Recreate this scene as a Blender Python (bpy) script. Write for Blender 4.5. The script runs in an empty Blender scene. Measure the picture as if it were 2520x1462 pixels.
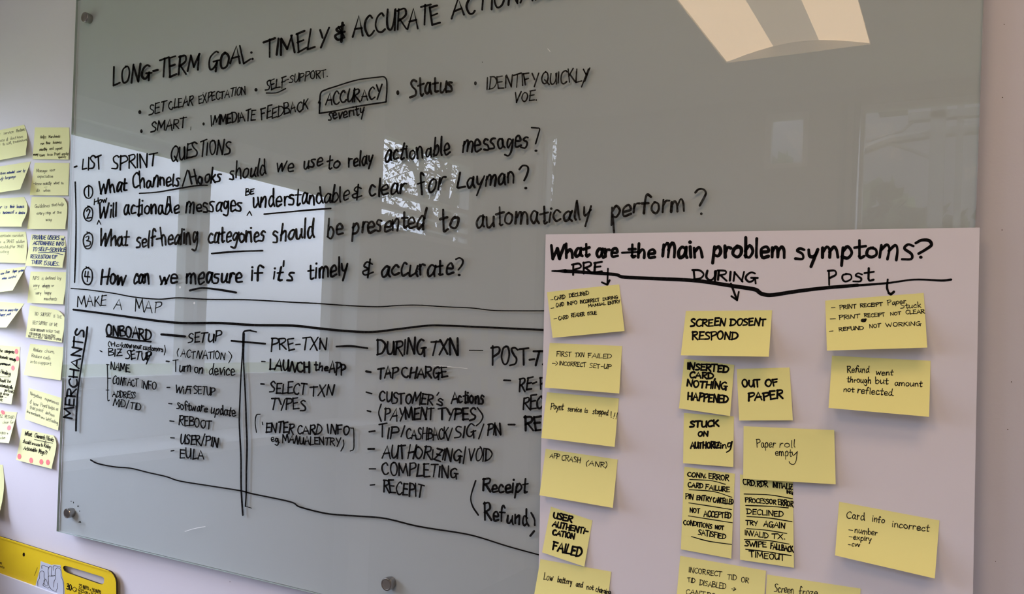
import bpy, bmesh, math, random
from mathutils import Vector, Matrix
from mathutils.geometry import tessellate_polygon

S = bpy.context.scene
COL = S.collection
rnd = random.Random(7)

# ------------------------------------------------------------------ camera
F_PX, PPX, PPY = 2000.0, 1260.0, 831.0          # focal length and principal point for a 2520 x 1462 frame
YAW, ROLL = math.radians(28.7), math.atan(.037)
YB = -0.03                                      # front of the glass board; the wall is y = 0
CAM = Vector((0, YB - 1.18, 1.55))
VD = Vector((-math.sin(YAW), math.cos(YAW), 0))
VR0 = Vector((math.cos(YAW), math.sin(YAW), 0))
VZ = Vector((0, 0, 1))
VR = VR0 * math.cos(ROLL) + VZ * math.sin(ROLL)
VU = VZ * math.cos(ROLL) - VR0 * math.sin(ROLL)
cd = bpy.data.cameras.new('camera'); cam = bpy.data.objects.new('camera', cd); COL.objects.link(cam)
cd.sensor_fit = 'HORIZONTAL'; cd.sensor_width = 36; cd.lens = 36 * F_PX / 2520
cd.shift_y = (PPY - 731) / 2520; cd.clip_start = .02; cd.clip_end = 300
m = Matrix((VR, VU, -VD)).transposed().to_4x4(); m.translation = CAM
cam.matrix_world = m
S.camera = cam

# ------------------------------------------------------------------ view, world, light
S.view_settings.view_transform = 'Standard'; S.view_settings.look = 'None'
S.view_settings.gamma = 1; S.view_settings.use_curve_mapping = False
S.view_settings.exposure = 0.0
cy = S.cycles
cy.max_bounces = 7; cy.diffuse_bounces = 4; cy.glossy_bounces = 4; cy.transmission_bounces = 3
cy.transparent_max_bounces = 10; cy.caustics_reflective = False; cy.caustics_refractive = False
cy.use_denoising = True; cy.sample_clamp_indirect = 4

W = bpy.data.worlds.new('sky'); S.world = W; W.use_nodes = True
nt = W.node_tree; nt.nodes.clear()
def wn(t, **k):
    n = nt.nodes.new(t)
    for a, b in k.items(): setattr(n, a, b)
    return n
def wmath(op, a, b=None, clamp=False):
    n = wn('ShaderNodeMath', operation=op, use_clamp=clamp)
    for i, v in enumerate((a, b)):
        if v is None: continue
        if isinstance(v, (int, float)): n.inputs[i].default_value = v
        else: nt.links.new(v, n.inputs[i])
    return n.outputs[0]
tc = wn('ShaderNodeTexCoord')
sep = wn('ShaderNodeSeparateXYZ'); nt.links.new(tc.outputs['Generated'], sep.inputs[0])
dot = wn('ShaderNodeVectorMath', operation='DOT_PRODUCT'); nt.links.new(tc.outputs['Generated'], dot.inputs[0])
gd = Vector((-.58, -.76, .26)).normalized(); dot.inputs[1].default_value = gd
SKY_BASE, SKY_WEST, SKY_GLOW, SKY_HIGH = 1.1, 4.8, 18.0, 17.5
glow = wmath('MULTIPLY', wmath('POWER', wmath('MAXIMUM', dot.outputs['Value'], 0.0), 40.0), SKY_GLOW)
west = wmath('MULTIPLY', wmath('POWER', wmath('MAXIMUM', wmath('MULTIPLY', sep.outputs['X'], -1.0), 0.0), 2.0), SKY_WEST)
hi = wn('ShaderNodeMapRange', interpolation_type='SMOOTHSTEP'); nt.links.new(sep.outputs['Z'], hi.inputs['Value'])
hi.inputs['From Min'].default_value = .22; hi.inputs['From Max'].default_value = .6
hi.inputs['To Min'].default_value = 0; hi.inputs['To Max'].default_value = SKY_HIGH
tot = wmath('ADD', wmath('ADD', glow, west), wmath('ADD', hi.outputs[0], SKY_BASE))
low = wn('ShaderNodeMapRange'); nt.links.new(sep.outputs['Z'], low.inputs['Value'])
low.inputs['From Min'].default_value = -.12; low.inputs['From Max'].default_value = .05
low.inputs['To Min'].default_value = .55; low.inputs['To Max'].default_value = 1.0
st = wmath('MULTIPLY', tot, low.outputs[0])
bg = wn('ShaderNodeBackground'); bg.inputs['Color'].default_value = (.83, .915, 1.14, 1)
nt.links.new(st, bg.inputs['Strength'])
out = wn('ShaderNodeOutputWorld'); nt.links.new(bg.outputs[0], out.inputs[0])

LAMP_STRENGTH = 12.5

XL, XR, YBACK, ZC = -2.5, 2.3, -3.76, 3.02      # the room
WINS_L = [(-1.76, -.06, 1.33, 2.20), (-2.92, -2.02, 2.05, 2.57)]         # y0, y1, z0, z1 in the left wall
WINS_B = [(-2.488, -2.40, 2.38, 2.93), (-1.04, -.79, 2.60, 2.93), (-.53, 1.3, 1.1, 2.93)]              # x0, x1, z0, z1 in the back wall

def portal(name, loc, rot, sx, sy):
    l = bpy.data.lights.new(name, 'AREA'); l.shape = 'RECTANGLE'; l.size = sx; l.size_y = sy
    l.cycles.is_portal = True
    o = bpy.data.objects.new(name, l); COL.objects.link(o); o.location = loc; o.rotation_euler = rot
for k, (a, b, c, d) in enumerate(WINS_L):
    portal('window_daylight', (XL - .13, (a + b) / 2, (c + d) / 2), (math.pi / 2, 0, -math.pi / 2), b - a, d - c)
for k, (a, b, c, d) in enumerate(WINS_B):
    portal('window_daylight', ((a + b) / 2, YBACK - .13, (c + d) / 2), (math.pi / 2, 0, 0), b - a, d - c)

# ------------------------------------------------------------------ materials
def mat(name, col, rough=.6, spec=.5, metal=0, noise=0, nscale=20, emis=None, bump=0, bscale=200, trans=0):
    m = bpy.data.materials.new(name); m.use_nodes = True
    t = m.node_tree; b = t.nodes['Principled BSDF']
    b.inputs['Base Color'].default_value = (*col, 1)
    b.inputs['Roughness'].default_value = rough
    b.inputs['Specular IOR Level'].default_value = spec
    b.inputs['Metallic'].default_value = metal
    tcn = t.nodes.new('ShaderNodeTexCoord')
    if noise:
        n = t.nodes.new('ShaderNodeTexNoise'); n.inputs['Scale'].default_value = nscale; n.inputs['Detail'].default_value = 4
        t.links.new(tcn.outputs['Object'], n.inputs['Vector'])
        r = t.nodes.new('ShaderNodeMapRange'); r.inputs['To Min'].default_value = 1 - noise; r.inputs['To Max'].default_value = 1 + noise
        t.links.new(n.outputs['Fac'], r.inputs['Value'])
        x = t.nodes.new('ShaderNodeVectorMath'); x.operation = 'SCALE'; x.inputs[0].default_value = col
        t.links.new(r.outputs[0], x.inputs['Scale']); t.links.new(x.outputs[0], b.inputs['Base Color'])
    if bump:
        n = t.nodes.new('ShaderNodeTexNoise'); n.inputs['Scale'].default_value = bscale; n.inputs['Detail'].default_value = 3
        t.links.new(tcn.outputs['Object'], n.inputs['Vector'])
        q = t.nodes.new('ShaderNodeBump'); q.inputs['Strength'].default_value = bump; q.inputs['Distance'].default_value = .001
        t.links.new(n.outputs['Fac'], q.inputs['Height']); t.links.new(q.outputs[0], b.inputs['Normal'])
    if emis:
        b.inputs['Emission Color'].default_value = (*emis[0], 1); b.inputs['Emission Strength'].default_value = emis[1]
    if trans:
        d = t.nodes.new('ShaderNodeBsdfTranslucent'); d.inputs[0].default_value = (*col, 1)
        mx = t.nodes.new('ShaderNodeMixShader'); mx.inputs[0].default_value = trans
        t.links.new(b.outputs[0], mx.inputs[1]); t.links.new(d.outputs[0], mx.inputs[2])
        t.links.new(mx.outputs[0], t.nodes['Material Output'].inputs[0])
    return m

def thin_glass(name, tint, ior=1.5):
    m = bpy.data.materials.new(name); m.use_nodes = True
    t = m.node_tree; t.nodes.clear()
    o = t.nodes.new('ShaderNodeOutputMaterial'); mx = t.nodes.new('ShaderNodeMixShader')
    fr = t.nodes.new('ShaderNodeFresnel'); fr.inputs[0].default_value = ior
    tr = t.nodes.new('ShaderNodeBsdfTransparent'); tr.inputs[0].default_value = (*tint, 1)
    g = t.nodes.new('ShaderNodeBsdfGlossy'); g.inputs['Roughness'].default_value = 0.0
    ge = t.nodes.new('ShaderNodeNewGeometry'); mr = t.nodes.new('ShaderNodeMapRange')   # a thin sheet reflects alike from both sides
    mr.inputs['To Min'].default_value = ior; mr.inputs['To Max'].default_value = 1 / ior
    t.links.new(ge.outputs['Backfacing'], mr.inputs['Value']); t.links.new(mr.outputs[0], fr.inputs[0])
    t.links.new(fr.outputs[0], mx.inputs[0]); t.links.new(tr.outputs[0], mx.inputs[1]); t.links.new(g.outputs[0], mx.inputs[2])
    t.links.new(mx.outputs[0], o.inputs[0])
    return m

def ink(name, col, lo, hi, scale=180, rough=.4):
    """marker ink with uneven coverage: a noise lets a little of the ground show through"""
    m = bpy.data.materials.new(name); m.use_nodes = True
    t = m.node_tree; b = t.nodes['Principled BSDF']
    b.inputs['Base Color'].default_value = (*col, 1); b.inputs['Roughness'].default_value = rough
    b.inputs['Specular IOR Level'].default_value = 0
    tcn = t.nodes.new('ShaderNodeTexCoord'); n = t.nodes.new('ShaderNodeTexNoise')
    n.inputs['Scale'].default_value = scale; n.inputs['Detail'].default_value = 2
    t.links.new(tcn.outputs['Object'], n.inputs['Vector'])
    r = t.nodes.new('ShaderNodeMapRange'); r.inputs['From Min'].default_value = .35; r.inputs['From Max'].default_value = .6
    r.inputs['To Min'].default_value = lo; r.inputs['To Max'].default_value = hi
    t.links.new(n.outputs['Fac'], r.inputs['Value']); t.links.new(r.outputs[0], b.inputs['Alpha'])
    return m

M = dict(
    wall=mat('wall paint', (.60, .565, .63), .7, .25, noise=.02, nscale=3, bump=.12, bscale=260),
    ceil=mat('ceiling tile', (.72, .70, .68), .9, .1),
    floor=mat('carpet', (.14, .13, .13), .95, .1, noise=.2, nscale=60),
    sidewall=mat('side wall paint', (.52, .50, .49), .8, .2),
    glass=thin_glass('board glass', (.94, .965, .955)),
    edge=mat('glass edge', (.40, .47, .45), .25, .6),
    back=mat('painted glass back', (.452, .462, .487), .75, .1),
    pane=thin_glass('window glass', (.97, .98, .98)),
    steel=mat('brushed steel', (.36, .345, .335), .22, .5, 1),
    chrome=mat('polished aluminium', (.9, .9, .9), .12, .5, 1),
    frame=mat('white window frame', (.86, .87, .89), .45, .4),
    poster=mat('chart paper', (.71, .66, .725), .75, .2, noise=.025, nscale=9),
    note=mat('yellow note paper', (.94, .87, .36), .75, .15, noise=.02, nscale=15, trans=.12),
    palenote=mat('pale yellow note paper', (.85, .83, .46), .75, .15, noise=.02, nscale=15, trans=.2),
    dot=mat('red dot paper', (.95, .15, .16), .6, .3),
    marker=ink('black marker', (.007, .0065, .007), .96, 1.0),
    dry=ink('dry black marker', (.010, .008, .007), .88, 1.0),
    pen=ink('black pen', (.012, .011, .012), .85, 1.0, 400, .6),
    pencil=ink('grey pencil', (.09, .085, .08), .5, .8, 500, .7),
    blue=ink('blue pen', (.03, .05, .17), .75, .95, 400, .6),
    pad=mat('yellow card', (.72, .50, .008), .5, .4, noise=.03, nscale=25),
    padedge=mat('dark card edge', (.05, .032, .015), .8, .2),
    paper=mat('white pad paper', (.64, .62, .70), .7, .2),
    cutout=mat('pale grey print', (.48, .50, .60), .7, .2),
    trunk=mat('bark', (.05, .045, .04), .9, .1),
    leaf=mat('foliage', (.10, .13, .06), .8, .2),
    beam=mat('weathered steel beam', (.16, .16, .15), .7, .3),
    baffle=mat('white lamp metal', (.75, .72, .66), .5, .3),
    lens=mat('lit lamp lens', (.9, .8, .65), .6, .2, emis=((1.0, .70, .43), LAMP_STRENGTH)),
    lens_dim=mat('lit lamp basket', (.8, .7, .6), .6, .2, emis=((1.0, .76, .52), LAMP_STRENGTH * .3)),
)

# ------------------------------------------------------------------ helpers
def P(px, py, off=0.0):
    """the point of the plane off metres in front of the board (parallel to the wall) on a sight line"""
    v = VD * F_PX + VR * (px - PPX) - VU * (py - PPY)
    return CAM + v * ((YB - off - CAM.y) / v.y)

def link_mesh(name, verts, faces, mats, parent=None, fm=None, smooth=False, origin=None):
    if origin is None:
        c = Vector((0, 0, 0))
        for v in verts: c += Vector(v)
        origin = c / max(1, len(verts))
    if parent is not None: origin = Vector(parent['_o'])
    me = bpy.data.meshes.new(name)
    me.from_pydata([tuple(Vector(v) - origin) for v in verts], [], faces)
    for q in (mats if isinstance(mats, (list, tuple)) else [mats]): me.materials.append(q)
    if fm:
        for p, k in zip(me.polygons, fm): p.material_index = k
    if smooth:
        for p in me.polygons: p.use_smooth = True
    me.update()
    o = bpy.data.objects.new(name, me); COL.objects.link(o)
    if parent is not None: o.parent = parent
    else: o.location = origin
    o['_o'] = tuple(origin)
    return o

def tag(o, label=None, cat=None, group=None, kind=None):
    if label: o['label'] = label
    if cat: o['category'] = cat
    if group: o['group'] = group
    if kind: o['kind'] = kind
    return o

def empty(name, loc):
    o = bpy.data.objects.new(name, None); COL.objects.link(o); o.location = loc; o['_o'] = tuple(loc)
    o.empty_display_size = .05
    return o

class MB:
    def __init__(s): s.v = []; s.f = []; s.m = []
    def box(s, x0, x1, y0, y1, z0, z1, mi=0):
        b = len(s.v)
        s.v += [(x, y, z) for x in (x0, x1) for y in (y0, y1) for z in (z0, z1)]
        for q in ((0, 1, 3, 2), (4, 6, 7, 5), (0, 4, 5, 1), (2, 3, 7, 6), (0, 2, 6, 4), (1, 5, 7, 3)):
            s.f.append(tuple(b + i for i in q)); s.m.append(mi)
        return s
    def tube(s, pts, rads, n=6, mi=0):
        b = len(s.v); pts = [Vector(p) for p in pts]
        for i, p in enumerate(pts):
            t = (pts[min(i + 1, len(pts) - 1)] - pts[max(i - 1, 0)]).normalized()
            a = t.cross(Vector((.3, .9, .2))).normalized(); c = t.cross(a)
            r = rads[i] if isinstance(rads, (list, tuple)) else rads
            for k in range(n):
                w = 2 * math.pi * k / n
                s.v.append(tuple(p + a * (r * math.cos(w)) + c * (r * math.sin(w))))
        for i in range(len(pts) - 1):
            for k in range(n):
                s.f.append((b + i * n + k, b + i * n + (k + 1) % n, b + (i + 1) * n + (k + 1) % n, b + (i + 1) * n + k)); s.m.append(mi)
        s.f.append(tuple(b + k for k in range(n))); s.m.append(mi)
        s.f.append(tuple(b + (len(pts) - 1) * n + k for k in range(n))); s.m.append(mi)
        return s
    def lathe_y(s, cx, cz, prof, n=32, mi=0):
        """prof: (radius, y) from back to front, axis along y"""
        b = len(s.v)
        for r, y in prof:
            for k in range(n):
                w = 2 * math.pi * k / n
                s.v.append((cx + r * math.cos(w), y, cz + r * math.sin(w)))
        for i in range(len(prof) - 1):
            for k in range(n):
                s.f.append((b + i * n + k, b + i * n + (k + 1) % n, b + (i + 1) * n + (k + 1) % n, b + (i + 1) * n + k)); s.m.append(mi)
        s.f.append(tuple(b + (len(prof) - 1) * n + k for k in range(n))); s.m.append(mi)
        s.f.append(tuple(b + k for k in reversed(range(n)))); s.m.append(mi)
        return s
    def build(s, name, mats, parent=None, smooth=False, origin=None):
        return link_mesh(name, s.v, s.f, mats, parent, s.m, smooth, origin)

# ------------------------------------------------------------------ handwriting: a single-stroke hand
# width ; strokes (l straight, c curved, d dot) on a grid where a capital is 100 high
GL = {
'A':'70;l0,0 38,100 70,0;l14,36 60,40','B':'60;l6,0 4,100;c4,100 44,97 48,72 8,53;c8,53 58,48 60,14 4,0',
'C':'58;c56,86 40,100 12,80 2,42 16,6 40,0 60,14','D':'66;l6,0 5,100;c-5,97 40,93 66,55 44,12 -2,0',
'E':'54;l6,100 6,0;l4,97 54,102;l6,52 46,56;l6,0 56,5','F':'52;l7,100 5,0;l0,97 55,102;l6,54 44,57',
'G':'72;c60,90 38,100 10,75 4,34 20,3 44,6 58,34;l36,42 76,44;l60,46 62,-12','H':'64;l5,100 6,0;l60,102 58,-2;l6,48 60,54',
'I':'12;l7,100 6,0','J':'46;c40,100 42,20 24,0 2,14','K':'58;l6,100 6,0;l54,100 8,46;l20,58 60,-2','L':'50;l7,102 4,0;l4,0 54,6',
'M':'84;l4,0 12,100;l12,100 42,26;l42,26 74,102;l74,102 84,-2','N':'66;l5,0 8,100;l8,100 58,-2;l58,-2 64,102',
'O':'64;c36,100 10,84 3,40 22,2 50,10 62,56 50,92 30,99','P':'56;l7,-4 6,100;c-2,97 48,100 57,68 8,44',
'Q':'70;c36,100 10,84 3,40 22,2 52,10 64,56 52,92 30,99;l36,30 76,-8','R':'60;l7,0 6,100;c0,97 48,99 52,68 8,48;l18,50 62,-3',
'S':'52;c50,90 30,101 6,84 20,58 46,38 40,8 0,2','T':'60;l-2,96 64,102;l31,100 28,-2','U':'60;c5,100 4,40 16,4 36,6 54,40 58,100;l58,100 60,0',
'V':'58;l2,100 26,0;l26,0 60,104','W':'90;l2,100 20,0;l20,0 46,74;l46,74 64,0;l64,0 92,102','X':'60;l4,100 60,-4;l58,102 0,-2',
'Y':'58;l2,100 28,50;l60,104 22,-8','Z':'56;l4,96 54,100;l54,100 2,2;l2,2 60,4;l14,50 46,52',
'a':'48;c44,50 22,60 4,30 14,0 34,12 44,52;c44,58 42,18 52,0','b':'48;l6,104 6,2;c6,32 28,60 47,30 28,-2 6,6',
'c':'42;c40,48 22,60 3,30 14,0 44,8','d':'50;c44,48 22,60 4,26 18,-2 42,20;c45,104 42,30 52,0','e':'46;c6,28 44,34 32,60 6,44 12,2 48,8',
'f':'38;c42,90 28,106 16,82 14,-4;l-2,52 36,56','g':'48;c44,50 18,62 5,30 22,6 44,50;c45,58 46,-8 30,-40 2,-30',
'h':'48;l6,104 6,0;c6,32 28,60 41,44 44,-2','i':'12;l6,58 6,0;d7,82','j':'20;c14,58 14,-20 2,-36;d15,82','k':'44;l6,104 6,0;l40,56 8,26;l16,32 46,0',
'l':'12;c7,104 5,20 10,0','m':'76;l5,58 6,0;c6,34 24,62 36,44 36,0;c36,34 54,62 68,44 72,-2','n':'48;l5,58 6,0;c6,34 28,62 41,44 44,-2',
'o':'46;c26,58 6,48 3,16 22,0 42,16 40,48 20,57','p':'48;l6,58 4,-42;c6,38 28,64 46,34 30,2 6,8','q':'48;c44,52 20,60 4,28 18,2 42,30;l44,58 44,-40',
'r':'34;l5,58 6,0;c6,28 18,54 37,53','s':'38;c37,54 18,60 6,44 30,26 28,0 -2,2','t':'36;l19,92 17,8;c17,8 22,-3 38,5;l-2,55 40,60',
'u':'48;c5,58 6,8 20,0 40,22;c44,58 43,20 50,0','v':'42;l2,58 18,0;l18,0 43,62','w':'66;l2,58 14,0;l14,0 33,48;l33,48 46,0;l46,0 68,62',
'x':'44;l4,58 44,-2;l42,60 0,-2','y':'46;c4,58 8,22 24,16 42,40;l45,60 16,-42','z':'42;l4,56 42,58;l42,58 2,2;l2,2 46,4',
'0':'52;c28,100 6,80 4,30 26,0 48,30 46,80 28,100','1':'14;l7,100 7,0','2':'52;c4,78 24,100 46,76 26,36 2,2;l2,2 54,3','3':'48;c4,92 36,100 40,74 14,54;c14,54 50,46 42,6 0,6',
'4':'54;l38,100 34,-4;l14,98 4,40;l4,40 54,44','5':'50;l46,98 10,98;l10,98 6,58;c6,58 46,66 44,14 2,4','6':'50;c42,98 10,70 6,20 30,0 46,28 8,40','7':'50;l2,98 50,98;l50,98 16,0','8':'50;c26,54 4,80 26,100 46,80 26,54 2,22 26,0 48,22 26,54',
'-':'42;l2,44 42,47','.':'10;d4,4','?':'46;c2,80 14,98 34,98 44,78 34,56 20,44 18,26;d17,4','!':'12;l9,100 6,26;d5,4',',':'14;l9,10 2,-18',':':'12;d6,16;d7,54','/':'42;l0,-10 42,112',"'":'10;l7,112 4,84',
'(':'24;c24,112 5,72 4,25 20,-14',')':'24;c2,112 20,75 20,30 2,-18','>':'40;l4,70 38,46;l38,46 8,20','&':'54;c50,78 28,94 12,74 34,52;c34,52 2,44 4,12 28,2 54,26;l32,118 24,-14','_':'34','=':'30;l2,30 30,32;l2,56 30,58',
}
GLYPH = {}
for ch, s in GL.items():
    q = s.split(';'); st_ = []
    for t in q[1:]:
        st_.append((t[0], [tuple(float(a) for a in p.split(',')) for p in t[1:].split()]))
    GLYPH[ch] = (float(q[0]), st_)

def catmull(p, n=5):
    if len(p) < 3: return p
    o = []
    e = [(2 * p[0][0] - p[1][0], 2 * p[0][1] - p[1][1])] + list(p) + [(2 * p[-1][0] - p[-2][0], 2 * p[-1][1] - p[-2][1])]
    for i in range(1, len(e) - 2):
        a, b, c, d = e[i - 1:i + 3]
        for k in range(n):
            t = k / n; t2 = t * t; t3 = t2 * t
            o.append(tuple(.5 * (2 * b[j] + (c[j] - a[j]) * t + (2 * a[j] - 5 * b[j] + 4 * c[j] - d[j]) * t2 + (3 * b[j] - a[j] - 3 * c[j] + d[j]) * t3) for j in (0, 1)))
    o.append(tuple(p[-1])); return o

class Ink:
    """collects pen strokes drawn on a surface; surf(x, y) gives the point of the surface"""
    def __init__(s, surf): s.v = []; s.f = []; s.surf = surf
    def ribbon(s, p, w, taper=(1, 1)):
        q = [p[0]]
        for a in p[1:]:
            if math.hypot(a[0] - q[-1][0], a[1] - q[-1][1]) > .02 * w + .01: q.append(a)
        p = q
        if len(p) < 2: return s.disc(p[0][0], p[0][1], w / 2, w / 2)
        rows = []
        n = len(p); r = w / 2
        def nrm(i):
            a = p[max(i - 1, 0)]; b = p[min(i + 1, n - 1)]
            dx, dy = b[0] - a[0], b[1] - a[1]; l = math.hypot(dx, dy) or 1
            return dx / l, dy / l
        def row(x, y, tx, ty, k): rows.append(((x - ty * k, y + tx * k), (x + ty * k, y - tx * k)))
        tx, ty = nrm(0); r0 = r * taper[0]
        for a in (.96, .6): row(p[0][0] - tx * r0 * a, p[0][1] - ty * r0 * a, tx, ty, r0 * math.sqrt(1 - a * a))
        for i in range(n):
            tx, ty = nrm(i); g = i / (n - 1)
            row(p[i][0], p[i][1], tx, ty, r * (taper[0] + (taper[1] - taper[0]) * g) * (1 + .12 * math.sin(7 * g + p[0][0])))
        tx, ty = nrm(n - 1); r1 = r * taper[1]
        for a in (.6, .96): row(p[-1][0] + tx * r1 * a, p[-1][1] + ty * r1 * a, tx, ty, r1 * math.sqrt(1 - a * a))
        b = len(s.v)
        for l, q in rows: s.v.append(s.surf(*l)); s.v.append(s.surf(*q))
        for i in range(len(rows) - 1): s.f.append((b + 2 * i, b + 2 * i + 1, b + 2 * i + 3, b + 2 * i + 2))
    def disc(s, x, y, rx, ry, n=14):
        b = len(s.v)
        for k in range(n):
            a = 2 * math.pi * k / n
            s.v.append(s.surf(x + rx * math.cos(a), y + ry * math.sin(a)))
        s.f.append(tuple(range(b, b + n)))
    def word(s, text, x0, y0, x1, y1, h, w, up=(.037, -1), jit=1.0, slant=0.0):
        gap = 13
        tw = sum(GLYPH[c][0] for c in text) + gap * (len(text) - 1)
        bx, by = x1 - x0, y1 - y0; bl = math.hypot(bx, by) or 1
        cur = 0
        for c in text:
            gw, sts = GLYPH[c]
            an = rnd.gauss(0, .035) * jit; sc = 1 + rnd.gauss(0, .05) * jit; dy = rnd.gauss(0, 2.5) * jit; sl = rnd.gauss(0, .04) * jit + slant
            for kind, pts in sts:
                q = []
                for gx, gy in pts:
                    gx += rnd.gauss(0, 1.4) * jit; gy += rnd.gauss(0, 1.6) * jit
                    lx = gw / 2 + (gx - gw / 2) * (1 + rnd.gauss(0, .02) * jit) - an * (gy - 45) ; ly = gy * sc + dy + an * (gx - gw / 2)
                    t = (cur + lx) / tw; v = ly / 100 * h
                    q.append((x0 + bx * t + up[0] * v + sl * v * bx / bl, y0 + by * t + up[1] * v + sl * v * by / bl))
                if kind == 'd': s.disc(q[0][0], q[0][1], w * .62, w * .62, 10)
                else: s.ribbon(catmull(q, 4) if kind == 'c' or len(q) > 2 and kind != 'l' else q, w * (1 + rnd.gauss(0, .06)))
            cur += gw + gap
    def run(s, spec, up=(.037, -1), jit=1.0, wk=1.0):
        """text lines: «word x0 y0 x1 y1 height pen [slant]», «~ pen x,y ...» curve, «| pen x,y ...» straight, «o rx,ry x,y» blob"""
        for ln in spec.strip().splitlines():
            t = ln.split()
            if not t: continue
            if t[0] in '~|^' and ',' in t[2]:
                p = [tuple(float(a) for a in k.split(',')) for k in t[2:]]
                s.ribbon(catmull(p, 6) if t[0] != '|' else p, float(t[1]) * wk, (.35, 1) if t[0] == '^' else (1, 1))
            elif t[0] == 'o':
                rx, ry = (float(a) for a in t[1].split(','))
                for k in t[2:]:
                    x, y = (float(a) for a in k.split(',')); s.disc(x, y, rx, ry)
            else:
                a = [float(k) for k in t[1:]]
                s.word(t[0], *a[:5], a[5] * wk, up, jit, a[6] if len(a) > 6 else 0.0)
        return s
    def build(s, name, material, parent):
        return link_mesh(name, s.v, s.f, material, parent)

# ------------------------------------------------------------------ the room
def wall_with_holes(name, axis, pos, thick, a0, a1, z0, z1, holes, material):
    """a wall in the plane axis = pos, built of blocks round its window openings"""
    b = MB()
    def blk(p, q, r, t):
        if q - p < 1e-4 or t - r < 1e-4: return
        if axis == 'x': b.box(min(pos, pos + thick), max(pos, pos + thick), p, q, r, t)
        else: b.box(p, q, min(pos, pos + thick), max(pos, pos + thick), r, t)
    hs = sorted(holes); cur = a0
    for (p, q, r, t) in hs:
        blk(cur, p, z0, z1); blk(p, q, z0, r); blk(p, q, t, z1); cur = q
    blk(cur, a1, z0, z1)
    return tag(b.build(name, material), kind='structure')

tag(MB().box(XL - .12, XR + .12, 0, .12, 0, ZC).build('wall_front', M['wall']), kind='structure')
wall_with_holes('wall_left', 'x', XL, -.12, YBACK, 0, 0, ZC, WINS_L, M['sidewall'])
wall_with_holes('wall_back', 'y', YBACK, -.12, XL - .12, XR + .12, 0, ZC, WINS_B, M['sidewall'])
tag(MB().box(XR, XR + .12, YBACK, 0, 0, ZC).build('wall_right', M['sidewall']), kind='structure')
tag(MB().box(XL - .12, XR + .12, YBACK - .12, .12, -.1, 0).build('floor', M['floor']), kind='structure')
cl = MB(); yy = YBACK - .12
LAMPS = [(-1.10, -3.08, 1.22), (.0, -1.50, .62)]            # x0, y0, length of each light well
for lx, ly, ll in LAMPS:
    cl.box(XL - .12, XR + .12, yy, ly, ZC, ZC + .1)
    cl.box(XL - .12, lx, ly, ly + ll, ZC, ZC + .1); cl.box(lx + .69, XR + .12, ly, ly + ll, ZC, ZC + .1)
    yy = ly + ll
cl.box(XL - .12, XR + .12, yy, .12, ZC, ZC + .1)
tag(cl.build('ceiling', M['ceil']), kind='structure')
bb = MB(); bb.box(XL, XR, -.014, 0, 0, .1); tag(bb.build('baseboard_front', M['frame']), kind='structure')
# column between the windows and the trim in the far corner
tag(MB().box(XL, XL + .09, -1.92, -1.77, 0, ZC).build('trim_1', M['frame']), kind='structure')
tag(MB().box(XL, XL + .004, -3.70, -3.36, 0, 2.92).build('trim_2', M['frame']), kind='structure')
tag(MB().box(XL, XL + .03, -1.76, -.02, 2.20, 2.27).build('trim_3', M['frame']), kind='structure')
tag(MB().box(XL, XL + .28, -2.30, -.02, 1.12, 1.15).build('trim_4', M['frame']), kind='structure')

def window(name, axis, pos, a0, a1, z0, z1, bars, rails, material=None, posts=(), fw=.035):
    b = MB(); g = MB(); t = fw; d0, d1 = pos - .08, pos - .03
    def bx(p, q, r, s, tgt=b, e0=None, e1=None):
        u, v = (d0, d1) if e0 is None else (e0, e1)
        if axis == 'x': tgt.box(u, v, p, q, r, s)
        else: tgt.box(p, q, u, v, r, s)
    bx(a0, a1, z0, z0 + t); bx(a0, a1, z1 - t, z1); bx(a0, a0 + t, z0 + t, z1 - t); bx(a1 - t, a1, z0 + t, z1 - t)
    for k in bars: bx(k - .022, k + .022, z0 + t, z1 - t)
    for k in rails: bx(a0 + t, a1 - t, k - .012, k + .012)
    o = tag(b.build(name, material or M['frame']), kind='structure')
    bx(a0 + t, a1 - t, z0 + t, z1 - t, g, pos - .058, pos - .054)
    g.build('pane', M['pane'], o)
    for k in posts:
        q = MB(); q.tube([(k, pos + .021, z0), (k, pos + .021, z1)], .02, 24)
        q.build('post', M['chrome'], o, smooth=True)
window('window_1', 'x', XL, *WINS_L[0], [-.94, -1.0], [])
window('window_2', 'x', XL, *WINS_L[1], [], [2.13, 2.19, 2.27])
window('window_3', 'y', YBACK, *WINS_B[1], [], [])
window('window_4', 'y', YBACK, *WINS_B[2], [], [], posts=(-.60, -.53))
window('window_5', 'y', YBACK, *WINS_B[0], [], [], fw=.006)

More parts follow.
